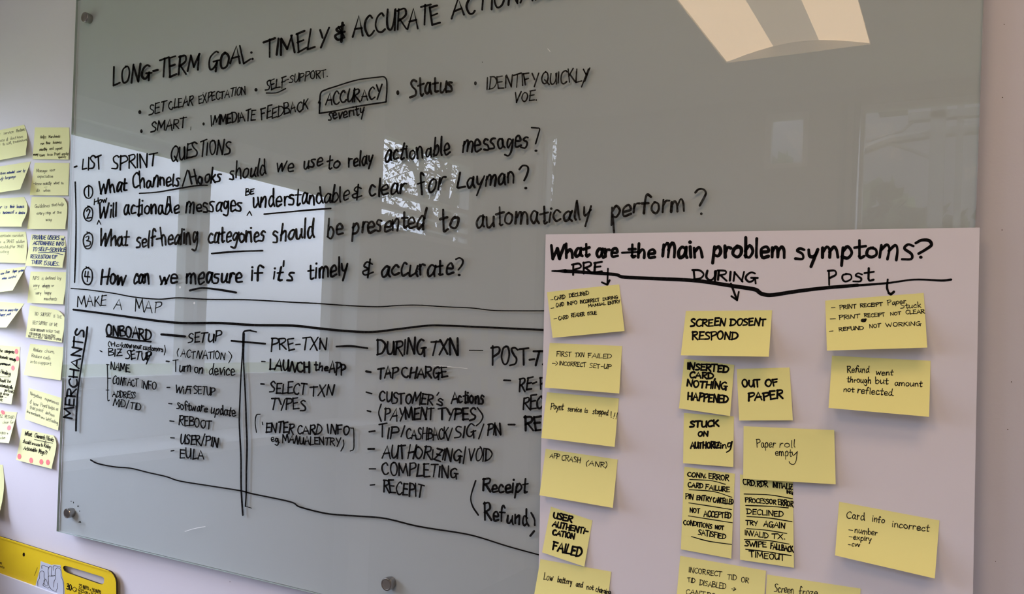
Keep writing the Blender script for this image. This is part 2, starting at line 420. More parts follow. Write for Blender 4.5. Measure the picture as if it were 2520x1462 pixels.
# recessed ceiling light with two lit curved lenses and a dim basket between them
def ceiling_light(lx0, ly0, length, label):
    """a light let into the ceiling: one shallow arched trough, its outer thirds lit lenses, its middle a dim basket"""
    lx1 = lx0 + .69; ly1 = ly0 + length; zt = ZC + .005
    lamp = tag(empty('ceiling_light', ((lx0 + lx1) / 2, (ly0 + ly1) / 2, ZC)), label, 'ceiling light')
    arch = lambda t: zt + .055 * math.sin(math.pi * t)
    def trough(name, t0, t1, m_):
        v, f = [], []
        n = 12
        for i in range(n + 1):
            t = t0 + (t1 - t0) * i / n; x = lx0 + .004 + .682 * t
            v += [(x, ly0 + .012, arch(t)), (x, ly1 - .012, arch(t))]
        for i in range(n): f.append((2 * i, 2 * i + 1, 2 * i + 3, 2 * i + 2))
        link_mesh(name, v, f, m_, lamp, smooth=True)
    trough('lens', 0, .34, M['lens']); trough('basket', .34, .66, M['lens_dim']); trough('lens', .66, 1, M['lens'])
    fr = MB()
    for y in (ly0, ly1):
        fr.box(lx0, lx1, y if y == ly0 else y - .01, y + .01 if y == ly0 else y, ZC, ZC + .08)
    fr.box(lx0, lx1, ly0, ly1, ZC + .075, ZC + .085)
    fr.build('housing', M['baffle'], lamp)
ceiling_light(*LAMPS[0], 'warm recessed ceiling light mirrored in the top of the glass board')
ceiling_light(*LAMPS[1], 'added warm fill light in the ceiling above the chart paper, not mirrored in the glass')  # unseen fixture added to brighten the chart paper and right side

# chart papers and notes on the side wall below the sunny window, faintly mirrored in the glass
r9 = random.Random(11)
for k, (ya, yb_, z0, z1) in enumerate(((-2.66, -2.06, .98, 1.76), (-3.36, -2.74, 1.0, 1.76))):
    x0 = XL + .0045 if k else XL + .001
    tag(MB().box(x0, x0 + .0012, ya, yb_, z0, z1).build('chart_paper', M['poster']), ('chart paper on the side wall below the window sill, nearer the board', 'chart paper on the side wall in the far corner')[k], 'poster')
    for i in range(3):
        for j in range(4):
            if r9.random() < .2: continue
            yy0 = ya + .06 + i * .19 + r9.uniform(-.015, .015); zz = z1 - .22 - j * .15 + r9.uniform(-.015, .015)
            o = MB().box(x0 + .0014, x0 + .0022, yy0, yy0 + r9.choice((.127, .076)), zz, zz + .076).build('sticky_note', M['note'])
            tag(o, 'yellow note on one of the side wall chart papers, faintly mirrored in the glass', 'sticky note', 'notes on the side wall chart papers')

# ------------------------------------------------------------------ outdoors, seen mirrored in the glass
def tree(x, y, h, label, seed, strands, spread):
    r = random.Random(seed)
    root = tag(empty('tree', (x, y, 0)), label, 'tree', 'trees outside the side window')
    tr = MB(); top = Vector((x + r.uniform(-.3, .3), y + r.uniform(-.3, .3), h * .55))
    tr.tube([(x, y, -.1), ((x + top.x) / 2 + .1, (y + top.y) / 2, h * .3), tuple(top)], [.17, .13, .09], 8)
    for k in range(11):
        a = r.uniform(0, 6.28); e = Vector((x + math.cos(a) * spread * r.uniform(.4, 1), y + math.sin(a) * spread * r.uniform(.4, 1), h * r.uniform(.75, 1.05)))
        s0 = top * r.uniform(.8, 1) + Vector((x, y, 0)) * 0
        s0 = Vector((x, y, 0)).lerp(top, r.uniform(.6, 1))
        md = (s0 + e) / 2 + Vector((r.uniform(-.3, .3), r.uniform(-.3, .3), r.uniform(.1, .5)))
        tr.tube([tuple(s0), tuple(md), tuple(e)], [.06, .035, .012], 6)
        for j in range(6):
            p = md.lerp(e, r.uniform(0, 1)); q = p + Vector((r.uniform(-.8, .8), r.uniform(-.8, .8), r.uniform(-.3, .5)))
            tr.tube([tuple(p), tuple((p + q) / 2 + Vector((0, 0, .1))), tuple(q)], [.016, .01, .005], 5)
    tr.build('trunk', M['trunk'], root)
    lf = MB()
    for k in range(strands):
        a = r.uniform(0, 6.28); d = spread * math.sqrt(r.uniform(0, 1))
        p = Vector((x + math.cos(a) * d, y + math.sin(a) * d, h * r.uniform(.62, 1.05)))
        L = r.uniform(.5, 1.6)
        n = int(L / .07)
        for j in range(n):
            c = p + Vector((.05 * math.sin(j * .3 + k), .05 * math.cos(j * .23 + k), -j * .07))
            w = Vector((r.uniform(-1, 1), r.uniform(-1, 1), r.uniform(-1.2, 0))).normalized() * r.uniform(.05, .11)
            g = w.cross(Vector((r.uniform(-1, 1), r.uniform(-1, 1), r.uniform(-1, 1)))).normalized() * .018
            b = len(lf.v); lf.v += [tuple(c), tuple(c + w * .5 + g), tuple(c + w), tuple(c + w * .5 - g)]
            lf.f.append((b, b + 1, b + 2, b + 3)); lf.m.append(0)
    lf.build('foliage', M['leaf'], root)
tree(-6.2, -8.2, 5.2, 'drooping tree mirrored left in the sunny window reflection', 3, 200, 1.0)
tree(-5.6, -10.8, 5.6, 'drooping tree mirrored right in the sunny window reflection', 5, 220, 1.1)
# steel canopy beyond the back window
can = tag(empty('canopy_frame', (0, -8, 0)), 'grey steel canopy frame mirrored at the right end of the glass board', 'canopy')
b = MB(); b.box(-.306, -.168, -8.12, -7.98, 0, 4.9); b.build('post', M['beam'], can)
b = MB(); b.box(-.075, -.01, -8.1, -8.0, 0, 4.9); b.build('post', M['beam'], can)
b = MB(); b.box(-.51, 2.2, -8.1, -7.98, 3.90, 3.98); b.build('beam', M['beam'], can)
b = MB(); b.tube([(-1.9, -8.05, 3.22), (-1.4, -8.05, 3.47), (-.98, -8.05, 3.635), (-.672, -8.05, 3.735), (-.25, -8.05, 3.77), (.4, -8.05, 3.78), (2.2, -8.05, 3.70)], .055, 8); b.build('beam', M['beam'], can)
b = MB(); b.tube([(-.70, -8.05, 3.71), (-.48, -8.05, 3.62), (-.25, -8.05, 3.50)], .022, 8); b.build('brace', M['beam'], can)
b = MB(); b.tube([(-.93, -8.05, 3.66), (-.9, -8.05, 3.74), (-.56, -8.05, 3.82), (-.45, -8.05, 3.92)], .016, 8); b.build('brace', M['beam'], can)
b = MB(); b.box(-.80, -.53, -8.3, -8.0, 4.04, 4.14); b.build('roof_edge', M['beam'], can)
hd = MB(); r_ = random.Random(4)
for k in range(1500):
    x = r_.uniform(-3.4, 2.2); y = r_.uniform(-10.9, -10.1); top = 3.72 - .37 * (x + 1.23) + .07 * math.sin(5 * x) + .05 * math.sin(13 * x)
    c = Vector((x, y, .2 + (top - .2) * r_.uniform(0, 1) ** .55))
    u = Vector((r_.uniform(-1, 1), r_.uniform(-1, 1), r_.uniform(-1, 1))).normalized() * .2; w = u.cross(Vector((r_.uniform(-1, 1), .3, r_.uniform(-1, 1)))).normalized() * .16
    q = len(hd.v); hd.v += [tuple(c - u), tuple(c + w), tuple(c + u), tuple(c - w)]; hd.f.append((q, q + 1, q + 2, q + 3)); hd.m.append(0)
tag(hd.build('hedge', M['leaf']), 'dark hedge beyond the back window, mirrored beside the canopy', 'hedge', kind='stuff')
tag(MB().box(-30, 30, -40, YBACK - .2, -.16, -.12).build('ground', mat('grass', (.12, .14, .07), .95, .1)), kind='structure')
tag(MB().box(-30, XL - .2, YBACK - .2, 12, -.16, -.12).build('ground', bpy.data.materials['grass']), kind='structure')

# ------------------------------------------------------------------ the glass board
BX0, BX1, BZ0, BZ1, GT = -1.857, .016, 1.051, 2.312, .006
board = tag(empty('glass_whiteboard', ((BX0 + BX1) / 2, YB, BZ0)), 'large grey glass whiteboard on the wall covered in black marker writing', 'whiteboard')
v = [(x, y, z) for y in (YB, YB + GT) for x, z in ((BX0, BZ0), (BX1, BZ0), (BX1, BZ1), (BX0, BZ1))]
g = link_mesh('glass_pane', v, [(0, 1, 2, 3), (0, 4, 5, 1), (1, 5, 6, 2), (2, 6, 7, 3), (3, 7, 4, 0)], [M['glass'], M['edge']], board, [0, 1, 1, 1, 1])
MB().box(BX0 + .0008, BX1 - .0008, YB + GT + .0002, YB + GT + .0022, BZ0 + .0008, BZ1 - .0008).build('backing', M['back'], board)
for sx, sz in ((-1.810, 2.261), (-.9, 2.261), (-.03, 2.261), (-1.807, 1.102), (-.878, 1.102), (-.03, 1.102)):
    b = MB()
    b.lathe_y(sx, sz, [(.0105, -.001), (.0105, YB + GT + .0024), (.0118, YB - .0002), (.0118, YB - .0080), (.0112, YB - .0092), (.0096, YB - .0096), (.0085, YB - .0093)])
    st = b.build('standoff', M['steel'], board)
    for p in st.data.polygons: p.use_smooth = abs(p.normal.y) < .2

def plane(off):
    return lambda x, y: tuple(P(x, y, off))
BS = plane(.0003)
def bw(part, spec, mt='marker', wk=1.02):
    """marker writing on the board; a list is split into its items, each a part of its own"""
    groups = [[]]; prev = None
    for ln in spec.strip().splitlines():
        stroke = ln[0] in '~|o^' and ',' in ln
        if part in ('written_list', 'written_line', 'written_heading') and stroke and prev is False: groups.append([])
        groups[-1].append(ln); prev = stroke
    for g in groups: Ink(BS).run('\n'.join(g), wk=wk, jit=1.55).build(part, M[mt], board)

bw('written_heading', '''
LONG-TERM 278 209 488 173 42 5
GOAL: 511 174 622 152 41 5
TIMELY 651 141 804 112 40 5
~ 6 846,62 828,72 838,80 848,78
~ 6 840,80 825,88 832,98 847,92
| 6 843,56 840,103
| 5 833,66 846,88
ACCURATE 868 92 1080 57 48 5
ACTIONABLE 1111 44 1395 -18 47 5.2
''')
bw('written_line', '''
o 4,5 344,276
SET 367 282 408 272 23 3.2
CLEAR 415 270 474 257 23 3.2
EXPECTATION 489 255 604 231 20 2.8
o 4,4.5 630,221
SELF 653 224 702 214 22 3.2
~ 3 655,229 681,228 703,218
-SUPPORT. 702 205 806 189 19 2.6
''')
bw('written_line', '''
o 3.2,5 348,323
SMART 372 323 457 313 25 3.4
| 1.5 470,312 469,320
o 3,4 501,305
IMMEDIATE 519 309 628 295 24 3.4
FEEDBACK 643 294 757 269 26 3.4
''')
bw('drawn_box', '''
~ 3.6 788,252 786,278 786,279
~ 3.6 786,278 787,250 790,228 804,220 822,214 878,197 930,190 944,189 950,194 952,202 952,225 950,251
~ 3.6 950,251 878,262 830,272 786,279
| 4 784,253 788,244
''')
bw('written_line', '''
ACCURACY 801 259 938 241 30 4
severity 808 297 896 280 26 3.6 -.05
''')
bw('written_line', '''
o 4,6 979,228
Status 1008 236 1114 225 43 5.6
o 3.4,5 1170,205
IDENTIFY 1197 220 1324 211 31 3.4
QUICKLY 1331 208 1449 198 31 3.6
| 3.4 1448,170 1431,214
VOE. 1265 252 1321 246 23 3.4
''', 'dry')
bw('written_heading', '''
| 4 183,411 189,409
LIST 201 417 250 414 28 3.6
SPRINT 276 416 384 408 33 3.8
QUESTIONS 420 395 566 376 34 4
''')
bw('drawn_line', '''
~ 3.6 185,448 187,524 186.5,608 183.5,695
''')
bw('written_question', '''
~ 3.4 220,457 210,462 207,474 212,486 222,487 228,476 226,462 217,456
| 3.4 218,461 218,483
What 243 475 311 469 31 4.6
Channels 324 464 441 454 33 4.4
| 3.8 449,458 461,419
Hooks 469 455 542 447 36 4.4
should 565 443 654 431 38 4.2
we 679 423 722 420 36 4.2
use 746 417 792 408 31 4.2
to 804 417 836 411 33 4
relay 857 411 916 402 33 4.4
actionable 947 397 1107 377 40 4.8
messages 1138 372 1298 362 43 5
~ 3.6 1308,314 1320,315 1328,317 1325,330 1318,354
o 4,3 1319,371
''')
bw('underline', '''
~ 3.6 343,476 386,473 428,466 483,457 510,456
''')
bw('written_question', '''
~ 3.4 220,508 210,514 206,528 212,542 223,543 228,529 226,514 216,507
2 212 537 223 536 21 3.2
How 231 503 262 497 15 2.8
| 2.6 239,552 243,542
| 2.6 243,542 248,552
Will 243 538 286 533 33 4.4
actionable 304 531 440 524 37 4.4
messages 456 523 594 518 38 4.4
| 3 608,530 614,520
| 3 614,520 619,530
BE 604 481 624 478 14 2.8
understandable 622 512 857 494 40 4.4
| 4 882,454 878,492
~ 4 889,464 878,460 872,468 880,474 868,480 872,487 890,482
clear 908 487 996 474 42 5
for 1032 478 1090 466 47 5
Layman 1126 463 1265 452 42 5
~ 5 1278,417 1286,408 1297,409 1300,417 1296,432 1290,444
o 4,3.4 1294,463
''')
bw('underline', '''
~ 4 650,527 706,522 760,517 814,513
''')
bw('written_question', '''
~ 3.4 220,572 208,580 205,596 211,611 222,610 228,594 226,578 214,571
3 211 605 222 604 25 3.2
What 244 607 314 605 36 5
self-healing 335 609 485 597 40 4.6
categories 511 598 650 593 41 4.8
should 672 595 772 582 44 5
be 804 582 842 580 44 5
presented 866 575 1043 560 44 5.4
to 1085 572 1128 562 54 6
automatically 1171 560 1451 538 44 5.4
perform 1503 534 1685 517 44 5.6
| 5 1508,528 1511,572
~ 5.4 1711,474 1719,466 1731,466 1737,475 1732,488 1722,506
o 3.4,3.4 1726,526
''', 'dry')
bw('underline', '''
~ 4.4 521,624 583,619 646,617
''')
bw('written_question', '''
~ 3.6 218,658 206,664 202,680 208,697 220,700 227,686 225,666 212,657
4 207 690 221 691 25 3.2
How 246 699 308 698 39 5
can 328 697 367 694 37 5
we 392 698 435 697 38 5
measure 457 699 594 692 40 5
if 616 691 647 690 38 5
it's 672 690 721 688 36 4.8
timely 759 683 855 674 42 5
| 4.6 911,638 905,683
~ 4.6 916,650 903,645 896,655 906,662 893,669 899,677 918,670
accurate 938 681 1114 673 42 5.4
~ 4.6 1122,638 1131,635 1139,641 1137,652 1128,664
o 4,3 1130,677
''')
bw('underline', '''
~ 5 467,715 497,709 539,713 581,720
''')
bw('drawn_line', '''
~ 3 175,710 218,713.5 280,722 329,731 391,736.4 440,733 514,737 612,738 720,744 782,747 855,752 929,755 978,752 1028,751 1095,755 1160,758 1214,764 1280,765 1346,765
''')
bw('drawn_line', '''
~ 5.6 181,762 243,770 317,780 391,790 452,795 538,795 625,800 720,801.5 782,808 855,815 917,817 979,810 1052,801.5 1100,801.5 1160,804 1238,807.5 1346,812.5
''')
bw('written_heading', '''
MAKE 190 754 260 754 27 2.6
A 281 761 299 761 28 2.6
MAP 331 765 393 771 29 2.6
''')
s = Ink(BS); s.word('MERCHANTS', 177, 1032, 207, 812, 21, 4.6, up=(-1, -.12)); s.build('written_heading', M['marker'], board)
bw('drawn_line', '''
~ 4.4 215,805 211,838 205,872 196,930 191,971 188,1020 187,1060
''')
bw('written_heading', '''
ONBOARD 262 825 371 837 25 4.2
~ 4.8 263,828 329,837 371,841
| 5.4 397,823 455,828
SETUP 462 841 542 840 23 3.6
| 5.4 570,839 652,846
PRE-TXN 666 861 804 859 28 3.8
~ 5 828,853 865,852 904,857
DURING 928 874 1046 872 36 4.8
TXN 1056 874 1128 874 36 4.8
| 2.6 1155,862 1188,862.6
POST- 1210 898 1315 899 42 5
TXN 1308 898 1392 898 38 5
''')
bw('written_list', '''
(Hc: 266 852 297 853 10 2.2
know 299 855 324 856 13 2.2
your 327 857 348 858 13 2.2
customers 352 860 401 866 12 2.2
~ 2.2 405,850 407,862 404,874
| 2.4 246,863 251,866
BIZ 266 875 298 877 17 2.8
SETUP 310 883 372 886 19 3.2
| 3 372,868 360,896
~ 2.4 264,897 265,936 265,983 269,985
| 2.4 262,897 268,898
| 2.4 265,931 272,931
| 2.4 261,960 268,960
NAME 272 908 319 916 18 2.8
CONTACT 277 945 339 951 18 2.6
INFO 348 955 385 959 18 2.6
ADDRESS 277 976 333 981 15 2.4
MID/TID 279 998 346 1010 16 2.4
''')
bw('written_list', '''
~ 2.4 440,858 436,867 438,877
ACTIVATION 445 880 553 884 18 2.6
~ 2.4 563,865 570,877 563,893
| 3.6 409,889 416,890
Turn 427 912 470 916 24 3
on 478 918 499 918 24 3
device 514 921 577 924 26 3
| 3 411,953.6 418,953.6
WiFi 433 967 469 970 19 3
SETUP 477 968 529 973 17 2.8
| 3 415,993 423,994
software 435 1006 510 1014 20 3
update 519 1017 579 1024 22 3
| 3 418,1036 428,1037
REBOOT 440 1045 519 1056 21 3.2
| 3 420,1077.5 429,1078
USER/PIN 443 1091 536 1099 23 3.4
| 3 421,1110 428,1109
EULA 443 1126 501 1131 23 3.6
''')
bw('drawn_line', '''
| 3.4 631,817 617,814
~ 4 617,813 607,814 600,817 598,828 597,863 593,925 590.5,985 589,1040 593,1126 593.5,1199 597.6,1268
~ 4 601,821 599.5,888 604,974 606,1040 608,1098 606.5,1160 606,1210 604,1246
| 1.6 604,1246 619,1250.7
''')
bw('written_list', '''
| 3.6 644,889.7 652,890
LAUNCH 662 909 762 918 25 4.6
the 774 911 806 912 19 4
APP 811 919 849 923 27 4.6
| 4 642,945 650,945.6
SELECT 664 966 752 971 25 3.8
TXN 764 973 820 974 25 3.8
TYPES 666 1007 752 1010 27 3.8
~ 2.8 640,1019.5 631,1022 628,1040 631,1064
| 3 645.5,1039 646.5,1045
ENTER 654 1063 722 1066 23 3.8
CARD 732 1067 791 1069 22 3.8
INFO 807 1067 859 1069 21 3.8
~ 2.8 858,1053 866,1054 870,1056 871,1084 870,1105 862,1110
eg. 667 1088 688 1090 17 3
MANUAL 695 1090 771 1095 18 3.4
ENTRY 774 1093 836 1097 17 3.2
~ 3 845,1083 846,1096 839,1110
''')
bw('written_list', '''
| 5.4 901,914 912,916
TAP 930 931 977 928 26 4.8
CHARGE 990 928 1099 929 25 4.8
| 3.6 901,965 915,969
CUSTOMER 934 989 1065 996 26 4
's 1070 996 1090 998 27 4
Actions 1110 990 1190 993 28 4.6
| 4.2 904,1011 912,1013
~ 3.6 938,995 932,1016 938,1037
PAYMENT 946 1034 1066 1032 28 4.4
TYPES 1079 1032 1170 1034 27 4.8
~ 3.6 1174.5,1003 1188,1023 1183,1038 1172,1048
| 5 909,1062.5 922,1061
TIP 932 1076 977 1080 26 4.2
| 3.6 987,1075 996,1048
CASHBACK 1000 1080 1103 1082 25 3.8
| 3.6 1103,1083 1113,1054
SIG 1119 1079 1169 1076 29 4
| 3.6 1178,1080 1190.5,1044
PIN 1199 1071 1232 1071 28 4
| 4.6 906,1105 921,1104.6
AUTHORIZING 941 1127 1135 1134 30 4.2
| 3.6 1140,1141 1146,1100
VOID 1153 1134 1209 1135 29 3.8
| 3.8 909,1154 924,1154
COMPLETING 941 1167 1126 1176 28 4
| 3.2 911,1194 922,1193
RECEPIT 943 1210 1041 1226 29 4
''')
bw('written_list', '''
~ 3.8 1170.6,1183 1159,1222 1163,1245.6 1177,1267.6
Receipt 1187 1208 1297 1213 34 5
Refund 1190 1276 1300 1295 38 5
~ 4.4 1307,1262 1315,1278 1316,1293
| 5 1314.5,1307 1305,1319
| 4.4 1240,936 1256,936.5
RE- 1278 963 1320 958 30 4.6
PRINT 1328 956 1400 956 28 4.6
REC 1285 1008 1334 1006 30 4.4
| 4.2 1251,1045 1267,1045
REF 1290 1060 1356 1059 32 5.6
''')
bw('drawn_line', '''
~ 3.6 223,1132 241,1141 282,1149 322,1152.6 365,1163 409,1173 443,1184 524,1197 593,1208 620,1215 714,1235 737.5,1247.6 796,1262.6 840,1267.6 928,1273.5 966.5,1280 1016,1292.6 1060.5,1300.8 1134,1312 1178,1322 1251,1345 1335,1368
''')
bw('marker_smudge', '''
o 1,1.2 175,1234 181,1236.5 196,1258
o 1.6,2 192,1246 197,1284
| 1.2 180,1235 181,1239
| 1.6 193,1285 199,1286
o 1,1 1187,153 500,228 1522,600
''')

M['marks'] = mat('pale residue', (.80, .80, .80), .8, .2)  # pale thin strokes and spots drawn on the board
bw('pale_mark', '''
~ 1.2 455,1308 478,1301 505,1296
| 1.4 1348,120 1354,127
~ .9 1067,899 1110,903 1150,907
o 2,3 443,707 478,746
''', 'marks', 1.0)
Ink(plane(YB + .0003)).run('''
o 1.2,1.4 2467,240 2466,566 2489,940 2480,1057
o 1,1 2471,60 566,1432 2450,1382
''').build('scuff', M['padedge'], bpy.data.objects['wall_front'])

# ------------------------------------------------------------------ sheets of paper
def sheet(name, corners, base, lift, material, nu=10, nv=12, rlift=0.0, trlift=0.0, bulge=0.0, cut=(0, 0), start=.14, power=1.7, thick=.00022, edge=None):
    """a sheet stuck along its top edge, its free lower edge curling off; corners TL TR BR BL.
    returns the object and surf(px, py, lift) to write on it"""
    TL, TR, BR, BL = corners
    bfun = base if callable(base) else (lambda x, y: base)
    def pix(u, v):
        x = (TL[0] * (1 - u) + TR[0] * u) * (1 - v) + (BL[0] * (1 - u) + BR[0] * u) * v
        y = (TL[1] * (1 - u) + TR[1] * u) * (1 - v) + (BL[1] * (1 - u) + BR[1] * u) * v
        k = u ** 4
        x += bulge * k * math.sin(math.pi * min(1, v * 1.15)) + cut[0] * u ** 6 * max(0, 1 - v * 3.2) ** 2
        y += cut[1] * u ** 6 * max(0, 1 - v * 3.2) ** 2
        return x, y
    def off(u, v, x, y):
        s = max(0.0, (v - start) / (1 - start))
        return bfun(x, y) + lift * s ** power + rlift * u ** 2.2 * s ** 1.2 + trlift * u ** 5 * max(0, 1 - abs(v - .25) * 1.3)
    verts, faces = [], []
    W_ = nu + 1
    for side in (0, 1):
        for j in range(nv + 1):
            for i in range(nu + 1):
                u, v = i / nu, j / nv; x, y = pix(u, v)
                verts.append(tuple(P(x, y, off(u, v, x, y) - side * thick)))
    n = W_ * (nv + 1)
    for j in range(nv):
        for i in range(nu):
            a = j * W_ + i
            faces.append((a, a + W_, a + W_ + 1, a + 1)); faces.append((n + a, n + a + 1, n + a + W_ + 1, n + a + W_))
    rim = [i for i in range(nu + 1)] + [j * W_ + nu for j in range(1, nv + 1)] + [nv * W_ + i for i in range(nu - 1, -1, -1)] + [j * W_ for j in range(nv - 1, 0, -1)]
    nb = len(verts); R = len(rim)
    verts += [verts[k] for k in rim] + [verts[n + k] for k in rim]
    for k in range(R):
        k2 = (k + 1) % R
        faces.append((nb + k, nb + k2, nb + R + k2, nb + R + k))
    o = link_mesh(name, verts, faces, material)
    for p in o.data.polygons[:2 * nu * nv]: p.use_smooth = True
    def inv(x, y):
        u, v = .5, .5
        for _ in range(8):
            fx, fy = pix(u, v); ex, ey = x - fx, y - fy; d = 1e-3
            ax, ay = pix(u + d, v); bx, by = pix(u, v + d)
            a, b, c, e = (ax - fx) / d, (bx - fx) / d, (ay - fy) / d, (by - fy) / d
            det = a * e - b * c
            if abs(det) < 1e-6: break
            u += (ex * e - ey * b) / det; v += (a * ey - c * ex) / det
            u = min(1.15, max(-.15, u)); v = min(1.15, max(-.15, v))
        return u, v
    def surf(dz):
        def g(x, y):
            u, v = inv(x, y); u = min(1, max(0, u)); v = min(1, max(0, v))
            return tuple(P(x, y, off(u, v, x, y) + dz))
        return g
    up = ((TL[0] - BL[0] + TR[0] - BR[0]) / 2, (TL[1] - BL[1] + TR[1] - BR[1]) / 2)
    l = math.hypot(*up)
    return o, surf, (up[0] / l, up[1] / l)

# ------------------------------------------------------------------ the chart paper poster over the board's lower right
PC = [(1343, 577), (2411, 560), (2383, 2075), (1318, 1755)]
poster, psurf, pup = sheet('chart_paper', PC, .0012, .010, M['poster'], 14, 16, rlift=.010, start=.25)
tag(poster, 'large white chart paper headed What are the main problem symptoms?, over the glass board', 'poster')
PS = psurf(.0003)
def pbase(add):
    def f(x, y): return YB - psurf(add)(x, y)[1]
    return f
def pw(part, spec, mt='marker'): return Ink(PS).run(spec).build(part, M[mt], poster)
pw('written_heading', '''
What 1354 637 1449 630 33 7.6
are 1467 631 1519 633 34 7.4
| 6 1531,622 1573,620
the 1548 633 1611 634 33 7
m 1628 634 1661 634 54 7.8
ain 1667 633 1728 632 42 7.8
problem 1754 632 1932 634 43 8.200000000000001
sympto 1959 636 2158 633 42 7.8
ms 2161 637 2246 641 60 6.6
~ 7.6 2254,598 2268,591 2286,592 2292,603 2278,614 2261,624
o 4.5,4 2266,633
''')
pw('column_heading', '''
PRE 1409 675 1480 670 26 5.2
''')
pw('column_heading', '''
DURING 1706 688 1862 694 24 5.2
''')
pw('column_heading', '''
P 2038 700 2056 700 33 5.2
ost 2070 693 2148 690 32 5.2
''')
pw('drawn_line', '''
^ 9 1358,667 1372,667.3 1392,667
~ 9.2 1392,667.3 1415,668.5 1440,670.5 1513,675.6 1536,682 1622,686 1715,691 1804,704 1856,712 1868,719 1876.6,723.7 1900,726 1960,717 2030,708.6 2110,702
~ 5.2 2100,703 2181,697 2251,688 2316,690.4 2341,688
''')
pw('arrow', '''
| 4 1496,661 1494.5,700
| 5.4 1481.5,695 1494.5,701
| 5.4 1494.5,701 1500,690
''')
pw('arrow', '''
| 5 1798.6,698 1814,739
| 5 1800,729 1814,739
| 5 1814,739 1818,718.5
''')
pw('arrow', '''
~ 5.4 2184.5,688 2183,708 2187,721
| 6 2187,721 2193,725
| 6 2193,724 2200,718
''')

NG = 'yellow notes stuck on the chart paper'
def pnote(corners, lift, label, spec, pen='pen', base=.0006, rl=0.0, wk=1.0, jit=1.0, **k):
    o, sf, up = sheet('sticky_note', corners, pbase(base), lift * 1.9, M['note'], rlift=rl, **k)
    tag(o, label, 'sticky note', NG)
    if spec: Ink(sf(.0003)).run(spec, up=up, wk=wk, jit=jit).build('handwriting', M[pen], o)
    return o, sf, up

pnote([(1346, 719), (1523.6, 700), (1537, 814.7), (1360, 831.6)], .005, 'yellow note reading CARD DECLINED, top of the PRE column, tilted left', '''
| 1.8 1355.5,738 1361,737
CARD 1365 739 1391 734 9 1.9
DECLINED 1401 731.5 1450 725 8.5 1.9
| 1.8 1356,759 1363,757.5
CARD 1368.5 756 1388 752 8.5 1.9
INFO 1396 751.5 1420.5 748 8 1.9
INCORRECT 1428 747 1475 741.5 8 1.9
DURING 1484 740 1520.5 734 7 1.9
MANUAL 1448 756 1490.6 750 6.5 1.9
ENTRY 1496 750 1526 745 7.5 1.9
| 1.8 1363,785 1370,783.5
CARD 1375 788 1398.5 784 8.5 1.9
READER 1406 781 1438.6 777 9 1.9
ISSUE 1446.5 776 1468.5 773.5 8 1.9
''')
pnote([(1353, 844), (1530.7, 851.7), (1524, 968.4), (1340.8, 954)], .008, 'yellow note reading FIRST TXN FAILED, second in the PRE column', '''
FIRST 1369.4 877 1405.4 877 11.5 1.7
TXN 1414.7 878 1437 878.5 10 1.7
FAILED 1446.4 880 1504.5 882 10.5 1.7
| 1.6 1359,894 1367,894.5
~ 1.6 1368,889 1372,894.5 1367,899
INCORRECT 1376 898.5 1441.4 903 10 1.7
SET-UP 1450.7 905 1503 908 10.5 1.7
''')
pnote([(1346, 965.3), (1523, 980.7), (1512.5, 1100), (1332, 1078)], .011, 'yellow note about a service that is stopped!!!, below FIRST TXN FAILED', '''
Poynt 1355 1007 1386 1009 15 1.9
service 1397 1011.5 1430.7 1015 13 1.9
is 1439 1015 1446 1016 12 1.9
stopped 1458.7 1018 1496 1022.5 13 1.9
!!! 1501.5 1027 1518.7 1031 14 1.9
''')
pnote([(1343, 1104.7), (1520, 1131), (1508, 1250), (1327.5, 1219)], .010, 'nearly blank yellow note reading APP CRASH (ANR)', '''
APP 1353 1126 1375.6 1130 11.5 1.7
CRASH 1381.7 1132 1428 1140 13 1.7
(ANR) 1442 1145 1494 1151 12.5 1.7
''')
pnote([(1355.7, 1247), (1457.6, 1281), (1438, 1394.7), (1334, 1359.5)], .004, 'small tilted yellow note reading USER AUTHENTICATION FAILED in thick marker', '''
USER 1361 1274 1406.6 1285.5 14 4.4
AUTHENTI- 1359 1295 1445 1315 13 4
CATION 1359.6 1316 1413 1326 12.5 4
FAILED 1360 1353 1429 1371 21 5
''', 'marker')
pnote([(1330, 1376), (1504, 1407), (1490, 1527), (1308, 1500)], .008, 'yellow note reading Low battery, cut by the photo bottom at the left', '''
Low 1337.4 1426 1359.6 1430 18 1.7
battery 1371 1432 1406.6 1439 15 1.9
and 1417 1443 1433 1446 13 1.9
not 1443 1450 1460 1452 12 1.9
charging 1465.4 1456 1502 1464 14 1.9
''', base=.0012)
pnote([(1688, 765.3), (1900, 763.6), (1892, 878), (1675.3, 874.5)], .013, 'wide yellow note reading SCREEN DOSENT RESPOND, top of the DURING column', '''
SCREEN 1699.5 803 1784.5 801.5 17 4.2
DOSENT 1797 801 1883.7 801 16 4.2
RESPOND 1702.6 836 1815 834.5 18.5 4.2
''', 'marker', rl=.006)
pnote([(1684, 883), (1807, 898), (1796.6, 1024), (1670.7, 1005)], .005, 'square yellow note reading INSERTED CARD, NOTHING HAPPENED', '''
INSERTED 1691 908 1791.4 917 15.5 4.6
CARD, 1697 929 1760 933 14.5 4.2
NOTHING 1690 951 1788.6 958 16 4.4
HAPPENED 1691.7 983 1791 992 18 4.6
''', 'marker', base=.0008)
pnote([(1813, 908), (1943, 904.6), (1951, 1034.5), (1819, 1035)], .004, 'square yellow note reading OUT OF PAPER, right of INSERTED CARD', '''
OUT 1827 952 1871 951.5 17 4.4
OF 1883.7 951.5 1914.4 950 17.5 4.4
PAPER 1841 986.5 1926 981 19.5 4.6
''', 'marker')
